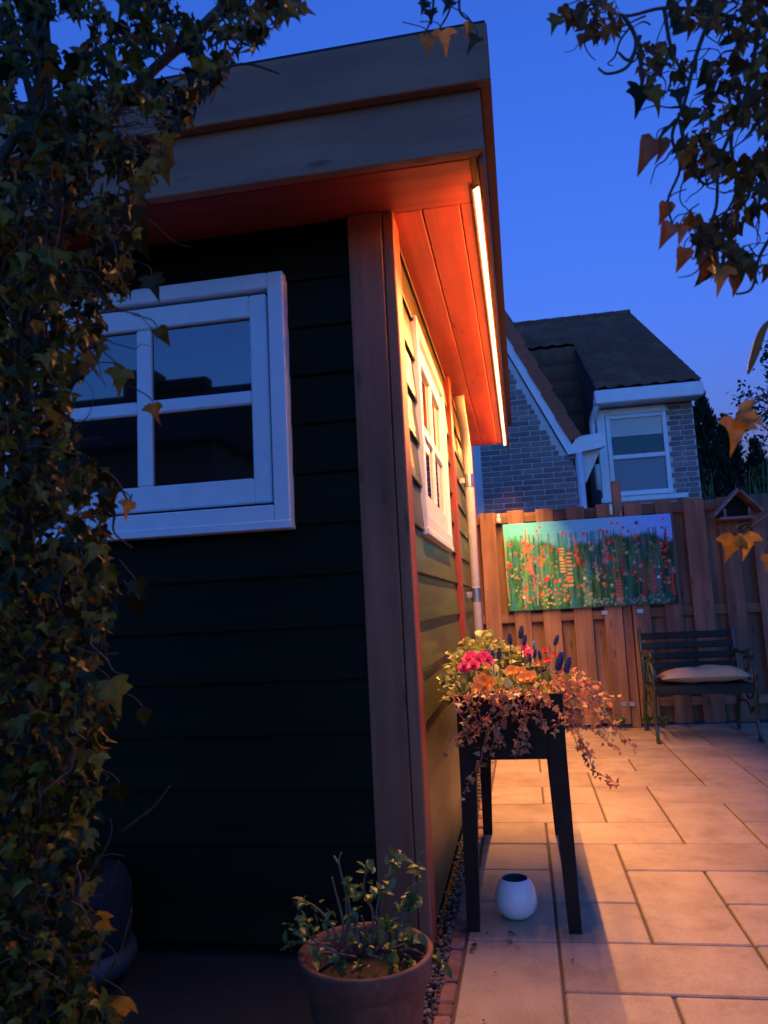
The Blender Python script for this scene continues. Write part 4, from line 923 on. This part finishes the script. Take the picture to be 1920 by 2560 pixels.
# broadleaf tree at the right
e = empty('garden_tree', (4.45, 9.6, 0), 'dark leafy broadleaf tree beyond the fence behind the bird feeder', 'tree'); tk = MB().tube([(4.45, 9.6, -.05), (4.43, 9.6, 1.4), (4.47, 9.6, 2.6), (4.45, 9.6, 3.8)], [.10, .08, .06, .02], 8); it = []
for i in range(60):
    a = U(0, 6.28); z = U(1.5, 4.6); rr = U(.3, 1.0)*(1-abs(z-2.9)/2.6); c0 = Vector((4.45+rr*math.cos(a), 9.6+rr*math.sin(a), z)); tk.tube([(4.45, 9.6, z-.4), ((4.45+c0.x)/2, (9.6+c0.y)/2, z-.1), c0], [.02, .012, .004], 5)
    for k in range(55): it.append((c0+rv(.13), frame(rv(1)+Vector((0, 0, -.4)), UPV+rv(.8)), U(.05, .10)))
obj('trunk', tk, 'trunk_bark', e, True); stuff_leaves('crown', OVAL, 'tree_leaves', it, e)

# ================================================================== HOUSE BEHIND THE CAMERA (seen mirrored in the shed window)
nb = empty('row_house', (-5.5, -13, 0), 'dark row house roof with chimney, mirrored in the front shed window', 'house')
HY = -11.0; RZ2 = 6.06
obj('wall', MB().box(-16, -4.6, HY-5.6, HY+1.4, 0, 4.1), 'far_wall', nb)
obj('roof', MB().prism([(HY+1.7, 4.0), (HY-2.1, RZ2+.0), (HY-5.9, 4.0)], 0, -16.2, -4.4), 'far_roof', nb)
obj('ridge', MB().box(-7.3, -6.1, HY-2.25, HY-1.9, RZ2-.05, RZ2+.20), 'far_roof', nb)
obj('chimney', MB().box(-8.0, -7.3, HY-2.5, HY-1.8, RZ2-.3, RZ2+.48, b=.02), 'far_wall', nb)
for i in range(3):
    x = -15+i*3.4; f = obj('window', MB().box(x, x+1.5, HY+1.402, HY+1.44, .9, 2.3, b=.01), 'white_paint', nb); obj('pane', MB().box(x+.1, x+1.4, HY+1.4405, HY+1.445, 1.0, 2.2), 'glass', f)

# ================================================================== IVY ARCH in the foreground
def curly(p0, d0, n, seg, r, sag=.02, wob=.5):
    P = [Vector(p0)]; d = Vector(d0).normalized()
    for i in range(n): d = (d+rv(wob*.5)+Vector((0, 0, -sag))).normalized(); P.append(P[-1]+d*seg)
    C = crv(P, 3); return C, [r*(1-.65*i/len(C)) for i in range(len(C))]
PL = [(0, -60), (790, -60), (700, 60), (600, 130), (520, 230), (440, 330), (400, 420), (340, 520), (330, 640), (330, 720), (270, 800), (235, 900), (165, 1000), (195, 1100), (290, 1220), (270, 1290), (265, 1350), (300, 1480), (265, 1580), (225, 1680), (290, 1790), (245, 1900), (235, 2050), (250, 2150), (215, 2250), (260, 2330), (215, 2420), (290, 2500), (300, 2640), (-120, 2640), (-120, -60)]
PRt = [(1385, -60), (1990, -60), (1990, 600), (1880, 700), (1800, 700), (1740, 660), (1700, 600), (1730, 480), (1690, 330), (1640, 250), (1580, 190), (1490, 120), (1400, 70)]
ivl = empty('climbing_ivy', (-.55, -1.1, 0), 'dense dark ivy climbing the left side of the garden arch', 'ivy')
ivr = empty('overhanging_ivy', (1.0, -1.05, 0), 'ivy branch with brown leaves coloured amber like lamplight hanging into the sky from the arch', 'ivy')
def scatter(poly, n, dr, size, keep=lambda q: True):
    xs = [p[0] for p in poly]; ys = [p[1] for p in poly]; out = []
    while len(out) < n:
        q = (U(min(xs), max(xs)), U(min(ys), max(ys)))
        if not inpoly(q, poly) or not keep(q): continue
        t_ = U(*dr); p_ = Vector(dep(*q, t_)); d = Vector((U(-.7, .7), U(-.6, .5), -1+U(-.2, .7))); nr = Vector((U(-.6, 1.1), U(-1, .3), U(-.2, .8)))+rv(.5)
        out.append((p_, frame(d, nr), U(*size), t_))
    return out
def holes(q):                                                  # sky shows through the thin top of the plant
    x, y = q
    if y > 620: return True
    v = math.sin(x*.021+y*.013)+math.sin(x*.033-y*.027+1.3)+.8*math.sin(y*.045+x*.01)
    return v > (-.75 if y < 330 else -1.3)
LS = scatter(PL, 6400, (1.22, 1.66), (.014, .033), holes)
LS.sort(key=lambda a: a[3])
front = LS[:1700]; rnd.shuffle(front)
for p_, R, s, _ in front[:290]: inst('leaf', rnd.choice(L_IVY), ivl, p_, R, s)
stuff_leaves('ivy_leaves', IVY_B, 'ivy_leaves', [a[:3] for a in front[290:]+LS[1700:]], ivl, .45, .7)
tk = MB()
for k in range(7):
    pts = [(U(-60, 150)+40*math.sin(j*1.3+k), 2900-j*340, ) for j in range(10)]
    P = [Vector(dep(a, b_, 1.42+.03*k)) for a, b_ in pts]; P[0].z = 0.; C = crv(P, 4); tk.tube(C, [U(.009, .016)*(1-.5*i/len(C)) for i in range(len(C))], 7)
P = [Vector(dep(a, b_, 1.5)) for a, b_ in ((120, 700), (200, 420), (330, 230), (480, 90), (620, -20), (900, -90), (1300, -120), (1700, -80), (2050, 60))]; tk.tube(crv(P, 5), .010, 7)
obj('stems', tk, 'vine', ivl, True)
vn = MB()
for k in range(190):
    while True:
        q = (U(0, 420), U(100, 2560))
        if inpoly((q[0]+10, q[1]), PL): break
    C, r_ = curly(dep(*q, U(1.2, 1.4)), (U(-.3, .9), U(-.4, .2), U(-1, .4)), rnd.randint(3, 7), U(.014, .028), U(.0011, .0022), .03, .9); vn.tube(C, r_, 4)
obj('thin_vines', vn, 'vine', ivl, True)['kind'] = 'stuff'
# curled tendrils that stand out against the wall, the sky and the window
td = [[(420, 260), (500, 250), (570, 150), (640, 60), (720, 25), (765, 15)], [(560, 130), (575, 60), (600, 30)], [(250, 1170), (290, 1200), (320, 1250), (330, 1235)], [(260, 1230), (285, 1280), (285, 1330), (330, 1370)], [(560, 170), (620, 160), (700, 185)], [(260, 2450), (300, 2380), (330, 2270)], [(300, 2080), (380, 2020), (425, 1965)],
      [(1085, -30), (1080, 40), (1060, 90)], [(1110, -30), (1125, 20), (1100, 70)], [(1150, -30), (1150, 30), (1180, 55)]]
for pts in td: C = crv([Vector(dep(a, b_, 1.42)) for a, b_ in pts], 5); obj('tendril', MB().tube(C, [.0030-.0016*i/len(C) for i in range(len(C))], 5), 'vine', ivl, True)
def px_leaf(par, x, y, L, ang, me, t_=1.4, nr=(.2, -1, .3)):
    """one leaf whose stalk end is at this pixel, tip pointing at an image angle (0 = down, + = to the right)"""
    p_ = Vector(dep(x, y, t_)); sd = -1 if par is ivl else 1
    stk = crv([p_, Vector(dep(x+sd*U(5, 20), y-U(15, 30), t_+.005)), Vector(dep(x+sd*U(40, 75), y-U(20, 55), t_+.03))], 3)
    obj('petiole', MB().tube(stk, [.0010+.0004*i/len(stk) for i in range(len(stk))], 4), 'vine', par, True)
    d = -UP*math.cos(ang)+RT*math.sin(ang)+FWD*U(-.35, .2); inst('leaf', me, par, Vector(dep(x, y, t_)), frame(Vector(d), Vector(nr)+rv(.15)), L*t_/F)
for (x, y, L, a, k) in ((378, 690, 75, .3, 0), (305, 925, 80, -.1, 1), (315, 930, 62, -1.0, 1), (330, 520, 95, .1, 0), (345, 570, 90, .3, 2), (455, 255, 75, .3, 1), (420, 330, 75, .1, 1), (745, 25, 55, 1.5, 0), (720, 20, 50, .9, 0), (405, 395, 80, .2, 0), (350, 1500, 70, -.3, 0), (358, 1770, 60, .1, 2), (275, 1700, 110, .35, 0), (300, 1960, 70, .1, 0), (240, 2285, 90, .6, 1), (310, 2490, 95, -.1, 1), (340, 1450, 65, .4, 0), (255, 1425, 90, .5, 0), (330, 1255, 60, -.4, 1),
                        (1075, 88, 58, -.2, 0), (1105, 78, 70, .25, 1), (1180, 60, 40, -.5, 1), (1135, 5, 55, -.8, 0), (1075, 25, 45, .1, 0), (1065, 5, 40, -.4, 0), (1195, 95, 55, -.7, 1), (395, 820, 60, .6, 2), (385, 1010, 60, .2, 1)):
    px_leaf(ivl, x, y, L*.8, a, (L_IVY[0], L_YE if (x+y) % 3 else L_IVY[1], L_IVY[2])[k], U(1.3, 1.42))
# right
LR = scatter(PRt, 1000, (1.2, 1.6), (.014, .031), lambda q: (math.sin(q[0]*.03+q[1]*.017)+math.sin(q[0]*.019-q[1]*.033)+.7*math.sin(q[1]*.05) > (-.6 if q[0] > 1760 and q[1] < 430 else .25)) or (q[0] > 1830 and q[1] < 260))
rnd.shuffle(LR)
L_AM = [leaf_mesh('amber_lit_leaf_a', IVY_A, 'autumn_leaf', .35, .5), leaf_mesh('amber_lit_leaf_b', IVY_C, 'autumn_leaf', .5, .7), leaf_mesh('amber_lit_leaf_c', OVAL, 'autumn_leaf', .4, .6)]  # autumn_leaf carries the amber lamp light in its colour
for i, (p_, R, s, _) in enumerate(LR[:250]): inst('leaf', rnd.choice(L_AM), ivr, p_, R, s*1.1)
stuff_leaves('ivy_leaves', IVY_C, 'amber_lit_leaves', [a[:3] for a in LR[250:]], ivr, .4, .6)
for (x, y, L, a, k) in ((1600, 215, 105, -.1, 0), (1622, 225, 95, .55, 0), (1640, 350, 120, -.55, 3), (1650, 345, 80, .1, 3), (1665, 505, 75, -.15, 3), (1680, 560, 85, -.5, 3), (1395, 40, 60, -.4, 0), (1440, 30, 75, -.5, 0), (1710, 620, 80, -.2, 3), (1760, 640, 90, .0, 3), (1800, 670, 95, -.1, 1), (1830, 690, 70, .3, 3), (1850, 640, 90, .1, 0), (1745, 590, 90, .1, 0), (1700, 560, 70, .0, 3), (1690, 225, 70, .2, 0), (1725, 270, 80, -.2, 0),
                        (1838, 1050, 115, -.15, 1), (1845, 1035, 105, 1.25, 1), (1835, 1340, 92, -.25, 1), (1858, 1335, 95, .2, 1), (1915, 1385, 60, .1, 1)):
    px_leaf(ivr, x, y, L*(.7 if y < 900 else .72), a, (L_IVY[0], L_YE, L_IVY[2], L_RE)[k], U(1.25, 1.35) if y < 900 else 1.2)
bl_ = crv([Vector(dep(a, b_, 1.22)) for a, b_ in ((1925, 800), (1905, 830), (1885, 890), (1870, 935))], 5)
obj('dry_blade', MB().tube(bl_, [.001+.006*math.sin(math.pi*(i+.5)/len(bl_)) for i in range(len(bl_))], 6), 'yellow_leaf', ivr, True)
rt_ = MB()
P = [Vector((1.02, -1.02, 0)), Vector((1.06, -1.02, .8)), Vector((1.05, -1.03, 1.5)), Vector((1.00, -1.02, 2.0)), Vector((.9, -1.0, 2.2))]; rt_.tube(crv(P, 5), .014, 8)
P = [Vector((1.08, -1.08, 0)), Vector((1.10, -1.06, .9)), Vector((1.02, -1.08, 1.6)), Vector((.95, -1.05, 2.1))]; rt_.tube(crv(P, 5), .010, 8)
for pts in ([(2100, 60), (1900, 60), (1780, 30), (1660, 20), (1560, 40), (1480, 10), (1400, 60)], [(1780, 30), (1740, 140), (1710, 260), (1680, 340), (1700, 420), (1670, 500), (1680, 560)], [(1900, 60), (1860, 250), (1800, 400), (1790, 520), (1760, 600), (1800, 680)], [(1560, 40), (1590, 100), (1570, 165), (1520, 185), (1495, 170)], [(1600, 90), (1575, 150), (1545, 130)], [(1660, 20), (1680, 130), (1720, 200)], [(2060, 400), (1950, 560), (1900, 640), (1880, 720), (1840, 735)], [(1900, 200), (1830, 330), (1840, 480), (1790, 560)], [(2060, 900), (1960, 960), (1900, 1000), (1838, 1050)], [(2060, 980), (1950, 1010), (1870, 1060), (1840, 1040)], [(2060, 1200), (1960, 1260), (1890, 1310), (1850, 1345)], [(1700, 300), (1720, 400), (1760, 460), (1800, 440)], [(2000, 1350), (1940, 1370), (1915, 1385)], [(1990, 700), (1950, 760), (1925, 800)],
            [(1595, 130), (1605, 180), (1605, 215)], [(1690, 300), (1660, 330), (1645, 350)]):
    C = crv([Vector(dep(a, b_, 1.3 if b_ < 760 else 1.2)) for a, b_ in pts], 5); rt_.tube(C, [(.0040-.0022*i/len(C))*(1 if pts[0][1] < 760 else .45) for i in range(len(C))], 5)
obj('stems', rt_, 'vine', ivr, True)
vn = MB()
for k in range(45):
    while True:
        q = (U(1480, 1920), U(0, 640))
        if inpoly(q, PRt): break
    C, r_ = curly(dep(*q, U(1.25, 1.5)), (U(-.9, .4), U(-.3, .3), U(-1, .2)), rnd.randint(3, 6), U(.014, .03), U(.0011, .0024), .08, .8); vn.tube(C, r_, 4)
obj('thin_vines', vn, 'vine', ivr, True)['kind'] = 'stuff'
